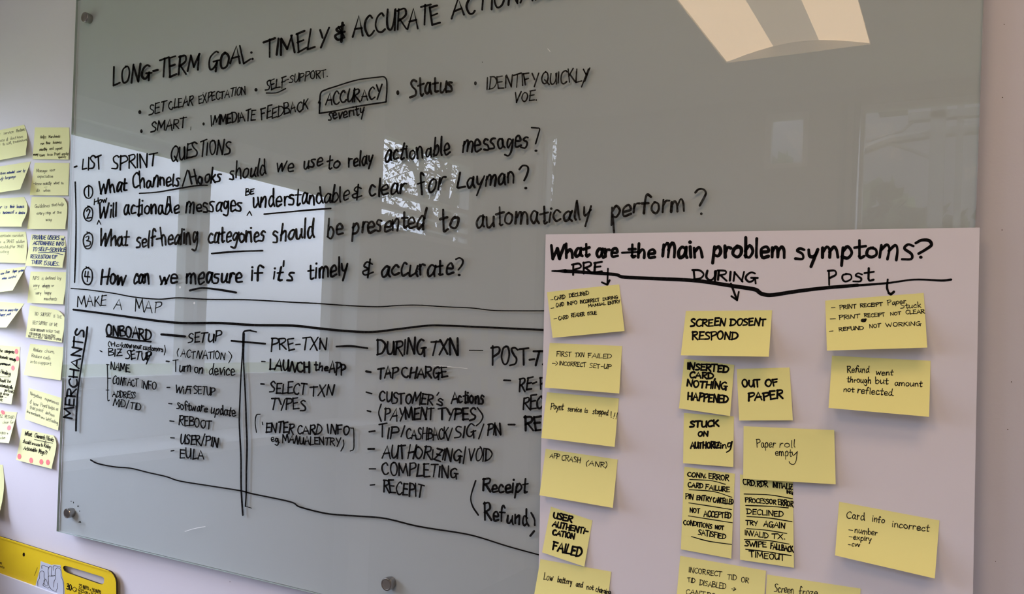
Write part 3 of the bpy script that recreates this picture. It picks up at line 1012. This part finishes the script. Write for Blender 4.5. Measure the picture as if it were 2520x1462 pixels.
pnote([(1683, 1016.4), (1806, 1025), (1804.6, 1149.5), (1681, 1140)], .004, 'square yellow note reading STUCK ON AUTHORIZING', '''
STUCK 1698 1051 1768 1049 14 4.6
ON 1717.6 1073.5 1742 1073.5 12 4.2
AUTHORIZ 1699.5 1103 1770 1103 14 4.2
in 1772 1103 1787 1103 15 3.4
~ 3.4 1798,1090 1792,1091 1791,1099 1797,1098 1801,1087
~ 3.4 1802,1087 1797,1106 1788,1113
''', 'marker', base=.0004)
pnote([(1684, 1148.5), (1808.4, 1166), (1799.6, 1375), (1675.4, 1352)], .003, 'tall yellow note listing CONN. ERROR to CONDITIONS NOT SATISFIED between ruled lines', '''
CONN. 1692 1172.5 1737 1176.5 10.5 2.8
ERROR 1744 1178 1793 1183 12.5 2.8
~ 2.2 1697,1180 1750,1183 1785,1192
CARD 1693 1198 1730 1202 11.5 2.8
FAILURE 1736 1203.5 1795 1211 11.5 2.8
~ 2.2 1696,1205 1757,1210 1801,1224
PIN 1687 1227 1706 1229.5 12 2.6
ENTRY 1714 1230 1750.6 1234.5 11 2.8
CANCELLED 1755 1235.5 1804 1242 12 2.8
~ 2.2 1695,1237.6 1750,1246 1800,1254
NOT 1697.5 1261 1721.5 1263 11 2.6
ACCEPTED 1731.6 1271 1799 1275 13.5 2.8
~ 2.2 1694,1269.6 1747,1278 1802,1286.6
CONDITIONS 1682 1290.5 1752 1301 11 2.6
NOT 1759.5 1301.5 1780.6 1304 9.5 2.8
SATISFIED 1718 1315.5 1785.4 1327 12.5 2.6
~ 2.4 1701.6,1320.7 1744,1332 1800,1340
''', 'marker')
pnote([(1821, 1167.5), (1951, 1186), (1953.8, 1397.5), (1821, 1377.6)], .003, 'tall yellow note listing PROCESSOR ERROR to TIMEOUT, its top under another note', '''
CRD. 1829 1192.5 1860 1197 13.5 2.8
RDR 1863.4 1197 1889 1198 13.5 2.8
INITIALIZ 1901.7 1199 1950 1205 13 2.6
ING 1936 1214 1950.6 1216.5 8 2.4
~ 2.2 1831,1215.8 1893,1218 1950,1227.5
PROCESSOR 1834 1236 1910 1241 10.5 2.6
ERROR 1915 1242.5 1952 1247.5 13 2.8
~ 2.4 1835,1244 1893,1246 1940,1250
DECLINED 1838 1264.5 1927.5 1272 12.5 2.6
~ 2.4 1838,1271 1893,1275 1949,1284
TRY 1835 1291 1864 1293.5 11 2.6
AGAIN 1879 1295.5 1931.7 1300.5 13.5 2.6
~ 2.2 1837.5,1301 1886.5,1305 1936,1313
INVALID 1833 1316.5 1890 1325 12.5 2.4
TX. 1899 1325.5 1931 1327 11.5 2.4
~ 2.2 1832,1328 1886.5,1330 1941.8,1339
SWIPE 1833.7 1343.5 1885.5 1347 12.5 2.8
FALLBACK 1896 1350.5 1952 1359 13 3
~ 2.4 1835,1351.7 1893,1358.7 1947,1367.5
TIMEOUT 1844.8 1370.5 1931 1379.5 14 2.6
''', 'marker', base=.0004)
pnote([(1830, 1049), (2053, 1058.5), (2056.5, 1192), (1829, 1178.5)], .004, 'wide yellow note reading Paper roll empty, overlapping a tall list note', '''
Paper 1862 1099.5 1907 1102 18.5 2
roll 1918 1101 1957 1101 18 2
empt 1907.7 1121.5 1948 1123 18 2
~ 2 1949,1112 1952,1121 1961,1113
~ 2 1962,1111 1959,1134 1953,1143 1945,1141 1942,1136
''', base=.0042)
pnote([(1674, 1368), (1885, 1404.5), (1877, 1530), (1663, 1490)], .006, 'wide yellow note reading INCORRECT TID OR, cut by the photo bottom', '''
INCORRECT 1694.7 1408 1775 1420 12.5 1.8
TID 1790 1424.5 1812 1428 11.5 1.8
OR 1824 1432 1842 1435 12.5 1.8
TID 1692 1432 1709.5 1435 11.5 1.8
DISABLED 1721.5 1440 1786 1450 13 1.8
| 1.7 1800.5,1449 1810.6,1450.5
| 1.7 1806,1446 1811,1450.5
| 1.7 1811,1450.5 1804,1454
CAN'T 1688 1461 1735 1468 11.5 1.8
DO 1741 1469 1760 1472 11 1.8
''', base=.0012)
pnote([(1888, 1414), (2118, 1448.7), (2110, 1580), (1879, 1545)], .006, 'yellow note reading Screen froze, cut by the photo bottom, lowest in the middle', '''
Screen 1905 1456 1953 1461 19 2
froze 1966 1465 2011 1469 21 2
''', base=.0008)
pnote([(2065, 1234.8), (2311.8, 1281), (2300.4, 1424), (2054.8, 1367)], .016, 'yellow note reading Card info incorrect with a three item list, tilted right', '''
Card 2083 1275 2127 1281 17 2.2
info 2146.5 1283 2176.5 1288 15 2.2
incorrect 2195 1296.5 2286 1308 16 2.2
| 1.8 2088.7,1304 2098.5,1305.6
number 2103 1310.5 2158.5 1318.5 14 2
| 1.8 2089.6,1320.7 2097.5,1322
expiry 2100 1327 2144 1333 13 2
| 1.8 2087.4,1340 2092.8,1341
cvv 2096 1343.5 2116 1346 12 2
''', rl=.004)
pnote([(2030.8, 740), (2273, 721), (2282, 855.5), (2035, 863)], .012, 'yellow note reading PRINT RECEIPT, top of the POST column', '''
| 1.9 2046,757.5 2055,756.7
PRINT 2066 761 2107.4 758 9.5 2
RECEIPT 2117 756.5 2171.6 752.5 8.5 2
Paper 2184.6 751 2229 746 11 2
Stuck 2216 759 2266.5 755.5 12.5 2
| 1.9 2043,785 2056,784.5
PRINT 2065 786.5 2115.7 783 9.5 2
RECEIPT 2127.4 780.5 2177 778.5 8.5 2
NOT 2191 776.5 2217 774 7.5 2
CLEAR 2229 773 2275.6 771 9.5 2
o 7,4.6 2125,788.7
o 3,2.6 2130,786
| 1.9 2041,815.6 2050,814.6
REFUND 2064.5 814.5 2125 811 8.5 2
NOT 2139.7 807.5 2167 805 8.5 2
WORKING 2180 804 2266.5 801 9.5 2
''')
pnote([(2047.6, 875.5), (2290, 888), (2286.5, 1026), (2039, 1004)], .015, 'yellow note reading Refund went through but amount not reflected', '''
Refund 2084.6 915.5 2138 917.5 16 2.2
went 2156 922 2197 923.5 13 2.2
through 2084.6 940 2143 944 14 2.2
but 2153.4 943.5 2185.4 945.5 15 2.2
amount 2201.5 948.5 2268.6 951.5 14 2.2
not 2075.5 963.5 2101.5 964.5 12 2.2
reflected. 2110 967 2200 974.5 16 2.2
''')

# ------------------------------------------------------------------ notes on the wall left of the board
WG = 'pale yellow notes stuck on the wall left of the glass board'
WB = YB + .0006                                  # just proud of the wall
def wnote(corners, lift, label, spec, pen='pencil', rl=0.0, wk=1.0, base=0.0, **k):
    o, sf, up = sheet('sticky_note', corners, WB + base, lift, M['palenote'], rlift=rl, **k)
    tag(o, label, 'sticky note', WG)
    if spec: Ink(sf(.0003)).run(spec, up=up, wk=wk).build('handwriting', M[pen], o)
    return o, sf, up
wnote([(86, 313.7), (170, 313.7), (168.5, 392.7), (80, 392)], .004, 'pale note reading Helps merchants, topmost beside the board edge', '''
Helps 98.4 340.5 113.5 340 7 1
Merchants 119.7 339.5 147.7 338 6.5 1
run 100 356 108.5 355.5 6 1
their 112.8 355 124 355 6.5 1
business 130 353.5 151.3 352.5 6.5 1
smoothly 96.3 371 116 370 7 1
and 121.4 369 131.5 368.5 7 1
report 136.5 369.5 153 367.5 7 1
many 82 383 94 382 6.5 1
issues 97 384.5 110 384 6.5 1
to 116 383 122 383 6 1
so 124 383 129 383 6 1
Poynt 133.6 382.5 148 381.5 7 1
easily 152 382 168 380.5 6.5 1
quickly 143 389 162 388 6 1
''', 'pen', bulge=2, wk=.9)
wnote([(85.5, 400.6), (170.7, 401.4), (167.8, 481), (73, 480.4)], .006, 'pale note reading Manage user expectation', '''
Manage 89 423.5 115.4 423.5 7.5 1
user 122.4 421.5 135 421 7.5 1
expectation 92 437.3 130 437 7 1
= 82 454 85 454 5 .9
know 87 455 102 455 7 1.1
exactly 105.6 455 126 454 7.5 1.1
what 132 453.5 145.4 453 7 1
to 150 453 156 453 6 1
| .9 109,461 116.4,460
do 89 472 97.4 471.5 8 1
when 107 472 123.6 471.5 7 1
''')
wnote([(78, 485), (164.5, 485.5), (160.6, 564), (66.8, 563.7)], .009, 'pale note reading Guidelines that help every step of the way', '''
Guidelines 85.5 511.5 121.4 509.5 8 1
that 127 507.5 139 507 7 1
help 142 507 156.6 505.5 7.5 1
every 90 528 108.5 528 7.5 1
step 112 527 124.7 526.5 7 1
of 130 526.5 135 526.5 7 1
the 140 526 151 525.5 7 1
way 112 543.5 127 543.5 7.5 1
''', bulge=2.5, cut=(-9, 1), trlift=.004)
wnote([(77.6, 577), (161, 580), (153.7, 659), (61.8, 654)], .010, 'pale note in bold capitals PROVIDE USERS W/ ACTIONABLE INFO', '''
PROVIDE 79.7 588.5 111.8 589 9 1.7
USERS 116.7 589 145 589.5 9.5 2
w/ 151 591 158 591.5 8 1.6
ACTIONABLE 81 602 133 603.5 9 1.8
INFO 138 604 156.6 604.5 9 1.6
TO 80 618 90 618 9 1.6
SELF-SERVICE 94 617.5 161 620 9 1.9
~ 1.8 94.4,622 129,621.6 155,627
RESOLUTION 74.7 635 123.3 636.5 8.5 1.6
OF 127.6 636.5 139 637 8.5 2
THEIR 77.3 649 101.7 650.5 9 1.7
ISSUES. 107.5 652 145 654 9.5 1.7
''', 'blue', bulge=3, cut=(-3, 0))
wnote([(75.4, 668.4), (162.6, 670), (155.6, 749), (67, 745)], .007, 'pale note reading defined by very unhappy or very happy merchants', '''
NPS 80.7 688.5 95.5 688.5 8 1
is 102.3 688.5 107 689 7 .9
defined 111.3 688 135.8 688 8 1
by 141.5 688 149.7 688.5 8 1
very 82 706 96 706 8 1
unhappy 103.5 707 122 706.5 8 1
or 126.4 706 132 706 7 1
| .9 85,712 91,710.5
very 87.4 724.5 101 724.5 8 1
happy 109.5 724 125.7 723.5 8 1
merchants 108 739 139.4 739.5 8 1
''', bulge=2)
wnote([(73.3, 751.3), (161, 766), (151.9, 843), (62.8, 830)], .007, 'pale note with a folded corner reading NO SUPPORT IS THE BEST SUPPORT', '''
NO 85 776 93.4 777 8 .9
SUPPORT 99.4 777 124.7 779 8 .9
IS 131.5 781 135 781.5 7 .9
THE 139.4 782 151.6 784 7 .9
BEST 80 798 92 799 8 .9
SUPPORT 94.5 799 115.7 801 8 .9
(IF 121.4 801.5 129.3 802 7 .9
WE 133 802 140.5 803 7 .9
ALLOW 74 813.5 87 815 6 1.1
MERCHANTS 89.4 815 110 817 5.5 1.1
TO 113 817 117 817.5 5 1
SELF 119 817.5 130 819 5.5 1
TAKE 134 819 146 820 5.5 1
FOR 72 823.5 80 824.5 5.5 1.1
PROBLEMS, 82 825 101 827 5.5 1.1
ISSUES 103 827 118 829 5 1
MATTER) 119 829 135 830 5.5 1
THAT 69 829.5 77 830.5 4.5 1
IS 80 831 85 831.5 4.5 1
A 87 831.5 91 832 4.5 1
GREAT 93 832 104 834 4.5 1
SUPPORT 109 833.5 128 836 4.5 1.2
TO 131 836 136 836.5 4.5 1
OFFER 138 837 150 838.5 4.5 1.2
''', 'pencil', bulge=2, cut=(-15, 0), trlift=.006)
wnote([(74.4, 846), (157, 854.5), (149, 936), (58, 923)], .006, 'pale note reading Reduce churn, Reduce calls into support', '''
Reduce 81.6 864 103.4 867 8 1
churn, 110 867 133.6 869.5 8 1
Reduce 77.3 878.5 102 882 8 1
calls 106.3 883 123.9 885.5 8.5 1
into 74.3 893 90.8 895 7.5 1
support 93.7 895.5 125.3 898.5 8 1
''')
wnote([(70.4, 954.8), (151.6, 979.5), (142.7, 1059.7), (61, 1031.7)], .007, 'tilted pale note starting Negative experiences, above the red dotted note', '''
Negative 74 971.5 102 982 8 1
experiences 110 984 143.7 996 7.5 1
& 73 992 77 993 8 .9
how 82 997 93.7 999.5 8 1
Poynt 99 1000 115.7 1004 9 1
helps 119 1005 133.6 1008.5 8 1
at 137 1009.5 143 1011 7 1
that 73.3 1006 86.2 1009.5 8 1
point 88.4 1010 105.6 1014.5 8 1
defines 111.3 1018 133.6 1026.5 8 1
how 65.4 1015 74 1018 8 1
merchants 76 1019 99 1027 7 1
are 101 1029 109 1032 6 1
left 112.8 1034 121.4 1037 7 1
feeling 123 1037 142 1044.5 8 1
''')
o9, s9, _ = wnote([(54.6, 1054.7), (141, 1074), (126.9, 1154), (39.5, 1132)], .008, 'pale note asking What Channels/Hooks, with a row of red dots, lowest beside the board', '''
What 59.6 1071 77.6 1074 10 1.4
Channels 84.8 1075.5 110 1082 10 1.4
| 1.2 112,1086 115.7,1072
Hooks 116 1083 131 1087 9 1.4
| 1.5 84.8,1081.7 129.3,1091
should 55.6 1089.5 75 1094.5 9 1.4
we 78 1094.5 87 1096.5 8 1.3
use 88.8 1096.5 97.7 1098.5 8 1.3
to 100 1098 105 1099.5 8 1.3
Relay 108 1099.5 123.9 1104.5 10 1.4
Actionable 57.8 1106.5 90.2 1112.5 9 1.4
Msgs? 94.8 1115 112 1118.5 10 1.4
~ 1.3 113.5,1112 116,1111 116,1114 113.8,1117
o .8,.8 113.6,1119
''', 'pen', bulge=2, cut=(-9, -2), trlift=.004)

# the second column, half outside the photo
wnote([(-26, 326), (61, 307), (63.6, 382), (-26, 399)], .008, 'pale note reading service Merchants, highest in the outer column', '''
self- -16 336 1 332.5 7 .8
service 9 331 33 327 7 .8
Merchants 40 325.5 62 321.5 7.5 .8
easy -4 349 11 347 7 .8
& 15.5 347 20 346 7 .8
dont 25 344 39.5 342 7 .8
have 41.7 341 56.7 338.5 7 .8
a -3 358 0 357.5 6 .8
to 6.5 357.5 12 357 6.5 .8
call, 16 356.5 29 353.5 7 .8
troubleshoot 32 352.5 66 346.5 6.5 .8
''', rl=.006, bulge=5, cut=(-2, 0))
wnote([(-30, 414), (76, 397.5), (49.6, 466), (-40, 480)], .010, 'strongly curled pale note with blue writing about body language', '''
show -14 431 -1 429 6.5 1
them 0 430 13 428.5 6.5 1
extended 16.5 428 35 425.5 6.5 1.1
user 41 425 51.7 423.5 6.5 1
by 56 423 61.5 422 7 1
body -6 445 7 442.5 8 1
language 12 441 38 437.5 7.5 1
''', 'blue', rl=.026)
wnote([(-28, 489), (62, 485), (53, 558), (-36, 557.5)], .009, 'curled pale note with blue writing about their business and a device', '''
our -8 513 4 512.5 7 1.1
is 11 512.5 17.5 512 7 1.1
their 23.7 512 35.6 511.5 7.5 1.2
business 41 512 59 511 7 1.2
the -7 527 0 527 7 1.1
business 7 526.5 28 525.5 7 1.2
of 29.5 525.5 33.5 525.5 7 1.1
a 38 526 41 526 6 1.1
device 45.7 527 61 526.5 7.5 1.2
''', 'blue', rl=.012, bulge=9, cut=(-3, 0))
wnote([(-24, 571), (63, 570), (64, 648), (-24, 645.5)], .006, 'pale note in faint pencil reading ourselves, solution and offer', '''
differentiate -16 584 26 582.5 7 .8
ourselves 31 583 57.5 582.5 7.5 .8
we -6 598 2 598 6 .8
a 9 598 12 598 5 .8
SMART 16 597.5 35 597.5 7.5 .8
solution 39.5 598 60 596.5 7 .8
would -2 611 19 610.5 7.5 .8
offer 21.5 611 37.6 610 7 .8
SMART 41.7 610 58 610 7 .8
routing -6 623 21.5 622.5 7 .8
''', bulge=3, wk=.9)
wnote([(-24, 668), (64.7, 655.7), (31, 715), (-34, 723)], .009, 'curled pale note with two short blue lines ending system and control', '''
user 1 676 9.8 675 6.5 1.1
from 13 673 22.7 671.5 7 1.1
Proper 30 671.5 41 669.5 7.5 1.1
system 44 670 57.5 667.5 7 1.1
when 4 688 15.8 687 6.5 1.1
control 20 686 38.5 683 7 1.1
''', 'blue', rl=.030)
wnote([(-28, 741), (59.6, 747), (15.8, 806), (-50, 806)], .009, 'curled pale note with black writing ending every step, above the red dots', '''
users -3 765.5 8 765.5 6.5 1.2
on 11 765.5 16 765.5 6 1.2
every 18.7 766 31.6 765.5 7 1.2
step 33.3 765 43 764.5 7.5 1.2
happy -2 777.5 12 776.5 7 1
path 15.8 776.5 25 775.5 7 1
''', 'blue', rl=.032)
o7, s7, _ = wnote([(-4, 849), (49.6, 853.8), (28, 995), (-24, 987)], .009, 'tall pale note with red dots down its right edge', '''
the -4 866 6 866.5 7 1.2
categories 10.8 867 34.5 870 7.5 1.3
automatic -6 880.5 19.4 884 7.5 1.3
message 23 885 38.8 889 7.5 1.3
~ 2.4 -2,893 8,898 4,894 16,899 12,895 25,899
~ 2 0,898 10,894 18,900 25,896
Healing 1.4 918 25 924.5 9 1.5
| 1 0,927 22,927.5
should -4 939 13.6 941 8 1.3
be 18 941.5 26 942.5 8.5 1.3
automatically -3 951 31 957.5 8 1.3
perform? 10.8 963 33.8 968.5 8 1.2
an -3 970 4 971 7 1.2
error 8 971.5 22 974.5 7 1.2
then -4 978 7 979 7 1.2
- 11 979.5 15 980 5 1.2
etc -2 986 6.5 988 7 1.1
''', 'pen', rl=.008, bulge=4, nv=16)
o8, s8, _ = wnote([(-40, 1009), (42.4, 1014.5), (21.6, 1091), (-55, 1083)], .010, 'curled pale note reading MESSAGES clear for, with a red dot on its top edge', '''
VEL -4 1027 6 1028 7 .8
MESSAGES 11 1029 34.5 1031 7.5 .9
clear 6 1042 21 1042 7 .9
for 24 1042 33 1042.5 7.5 .9
insights -6 1068 14 1068.5 7 .9
o 1.4,2.2 18.5,1067
system -4 1081 12.5 1080.5 7 .9
''', rl=.014)
wnote([(-46, 1139), (7, 1144), (-1, 1275), (-56, 1268)], .010, 'mostly hidden tall pale note at the left photo edge above the yellow pad', '', rl=.010, bulge=6, nv=16)

def red_dot(sf, x, y, label, rx=4.6, ry=6.6, tilt=0.0):
    k = Ink(sf(.0006)); k2 = Ink(sf(.0004)); n = 20
    v, f = [], []
    for s_ in (sf(.0005), sf(.0003)):
        for i in range(n):
            a = 2 * math.pi * i / n; dx, dy = rx * math.cos(a), ry * math.sin(a)
            v.append(s_(x + dx * math.cos(tilt) - dy * math.sin(tilt), y + dx * math.sin(tilt) + dy * math.cos(tilt)))
    f = [tuple(range(n)), tuple(range(2 * n - 1, n - 1, -1))] + [(i, (i + 1) % n, n + (i + 1) % n, n + i) for i in range(n)]
    tag(link_mesh('dot_sticker', v, f, M['dot']), label, 'dot sticker', 'red dots voted onto the wall notes')
red_dot(s9, 47.4, 1123.4, 'red dot farthest left on the What Channels/Hooks note')
red_dot(s9, 76.4, 1133, 'second red dot from the left on the What Channels/Hooks note')
red_dot(s9, 101.3, 1136.6, 'third red dot from the left on the What Channels/Hooks note')
red_dot(s9, 117.5, 1137.8, 'red dot farthest right on the What Channels/Hooks note')
red_dot(s7, 40.2, 865, 'upper red dot on the tall note with red dots', 4.2, 6.2)
red_dot(s7, 42.7, 882.8, 'middle red dot on the tall note with red dots', 4, 6)
red_dot(s7, 31.6, 905.8, 'lower red dot on the tall note, beside its scribbled word', 4.2, 6.2)
red_dot(s8, 7, 1015, 'red dot on the top edge of the MESSAGES note', 4, 6, -.6)
red_dot(s8, 22, 1053, 'pinkish red dot low on the MESSAGES note', 4.6, 6.4, .25)

# ------------------------------------------------------------------ the easel pad leaning below the board
PADF, PADB = YB + .012, YB + .0065
def prism(name, outer, holes, f0, f1, mats, parent=None, origin=None, bev=0):
    """a flat plate of the given outline with through holes, front at f0, back at f1"""
    loops = [outer] + holes
    fl = [[P(x, y, f0) for x, y in lp] for lp in loops]
    tri = tessellate_polygon([[Vector((p.x, p.z, 0)) for p in lp] for lp in fl])
    flat = [p for lp in fl for p in lp]; n = len(flat)
    dy = f0 - f1
    v = [tuple(p) for p in flat] + [(p.x, p.y + dy, p.z) for p in flat]
    f = [tuple(t) for t in tri] + [tuple(n + i for i in reversed(t)) for t in tri]; fm = [0] * len(f)
    b = 0
    for lp in loops:
        k = len(lp)
        for i in range(k):
            f.append((b + i, b + (i + 1) % k, n + b + (i + 1) % k, n + b + i)); fm.append(1)
        b += k
    o = link_mesh(name, v, f, mats, parent, fm, origin=origin)
    bm = bmesh.new(); bm.from_mesh(o.data); bmesh.ops.recalc_face_normals(bm, faces=bm.faces); bm.to_mesh(o.data); bm.free()
    return o
PF = -YB * 0 - .0                                # plates are given by their distance in front of the board plane
WALLOFF = YB                                     # the wall lies this far in front of (behind) the board plane
def arc(cx, cy, r, a0, a1, n, sx=1, sy=1): return [(cx + sx * r * math.cos(a0 + (a1 - a0) * i / n), cy + sy * r * math.sin(a0 + (a1 - a0) * i / n)) for i in range(n + 1)]
pad = tag(empty('easel_pad', P(150, 1500, WALLOFF + .002)), 'bright yellow easel pad card with handle slot at the lower left', 'easel pad')
outer = [(-110, 1286), (0, 1321), (120, 1358.6), (266, 1404.5), (273, 1408), (279, 1415), (283.5, 1424), (285.5, 1434), (286, 1462), (275, 1760), (-140, 1700)]
slot = [(155, 1398), (156.5, 1393.5), (161, 1392.5), (168, 1394), (250, 1419), (255, 1422), (256.5, 1428), (255.5, 1434.5), (252, 1438.5), (246, 1438), (166, 1410), (158, 1405)]
hole = arc(58.6, 1365, 1, 0, 2 * math.pi, 11, 3.1, 5.0)
prism('backing_card', outer, [slot, hole], WALLOFF + .014, WALLOFF + .0095, [M['pad'], M['padedge']], pad)
fold = [(-110, 1286), (0, 1321), (120, 1358.6), (266, 1404.5), (268, 1408), (120, 1362.6), (0, 1325), (-110, 1290)]
prism('top_fold', fold, [], WALLOFF + .0158, WALLOFF + .0142, [M['pad'], M['pad']], pad)
prism('paper_sheets', [(-112, 1373), (0, 1412.7), (136, 1462), (262, 1508), (253, 1740), (-136, 1690)], [], WALLOFF + .0185, WALLOFF + .0145, [M['paper'], M['paper']], pad)
fig = prism('printed_figures', [(100, 1381), (112, 1385.6), (122.6, 1389), (127, 1391), (130.6, 1389.6), (140, 1390), (148.8, 1391), (151, 1401.4), (152.6, 1418), (156.7, 1430), (159, 1457), (157, 1469), (130, 1459.5), (87, 1443), (92, 1423), (96.5, 1408), (99, 1395)], [], WALLOFF + .0144, WALLOFF + .0141, [M['cutout'], M['cutout']], pad)
Ink(plane(WALLOFF + .0147)).run('''
~ .9 97.5,1423 97,1411 102,1405.5 108,1408 108.5,1421 111,1425
~ .9 97.5,1423 93,1430 93,1443
~ .9 111,1425 108,1434 106,1441 115,1446
~ .9 103,1400 103.5,1391.5 118,1396 119,1400
~ .9 119,1417 118.5,1402 122,1394 126,1394.5 126.5,1402 126,1417
~ .9 119,1417 119,1428 120,1440 124,1448
~ .9 126,1417 131,1416 135,1417
~ .9 131,1404 131.5,1393 147,1395 148,1398
~ .9 137,1424 135.5,1408 139,1398.5 146,1399 150,1406 150,1418
~ .9 137,1424 133,1431 132,1445
~ .9 150,1418 155,1431 156.5,1450 156,1464
~ .9 108,1428 114,1427 117,1441 109,1438 108,1428
~ .9 117,1448 122,1445 128,1452 140,1457
~ .9 142,1435 141,1447 138,1454
~ .9 118,1420 122,1417 128,1419 135,1416
''').build('line_drawing', M['pen'], fig)
Ink(plane(WALLOFF + .0143)).run('''
30 164 1449.5 175.5 1453.5 13.5 2.6
| 1.2 177,1449 183,1444.5
| 1.2 183,1444.5 189.5,1450
| 1.2 189.5,1450 183,1457
| 1.2 183,1457 177,1449
o 1.6,2 187,1454.5
25 194 1445 201 1447.2 8 1.3
IN/PO 204 1448.2 218 1452.5 8 1.3
x 220.5 1453.3 224 1454.4 7 1.2
30 226 1455.2 233 1457.4 8 1.3
IN/PO 235 1458 248 1462 8 1.3
63,5 193 1455 206 1459 8 1.3
cm 208 1459.8 216 1462.2 8 1.2
x 218 1463 221 1464 7 1.2
76,2 223 1464.6 236 1468.6 8 1.3
5,2 193 1465.5 200 1468 8 1.3
''', jit=.3).build('printed_size', M['pen'], pad)
Ink(plane(WALLOFF + .0143)).run('''
tions -6 1386 4.5 1389 7 .9
sheets -10 1392 10.5 1399.5 6 .9
| .9 92,1397 84.5,1416.5
''', jit=.3).build('printed_note', M['padedge'], pad)

for o in bpy.data.objects:
    if '_o' in o.keys(): del o['_o']
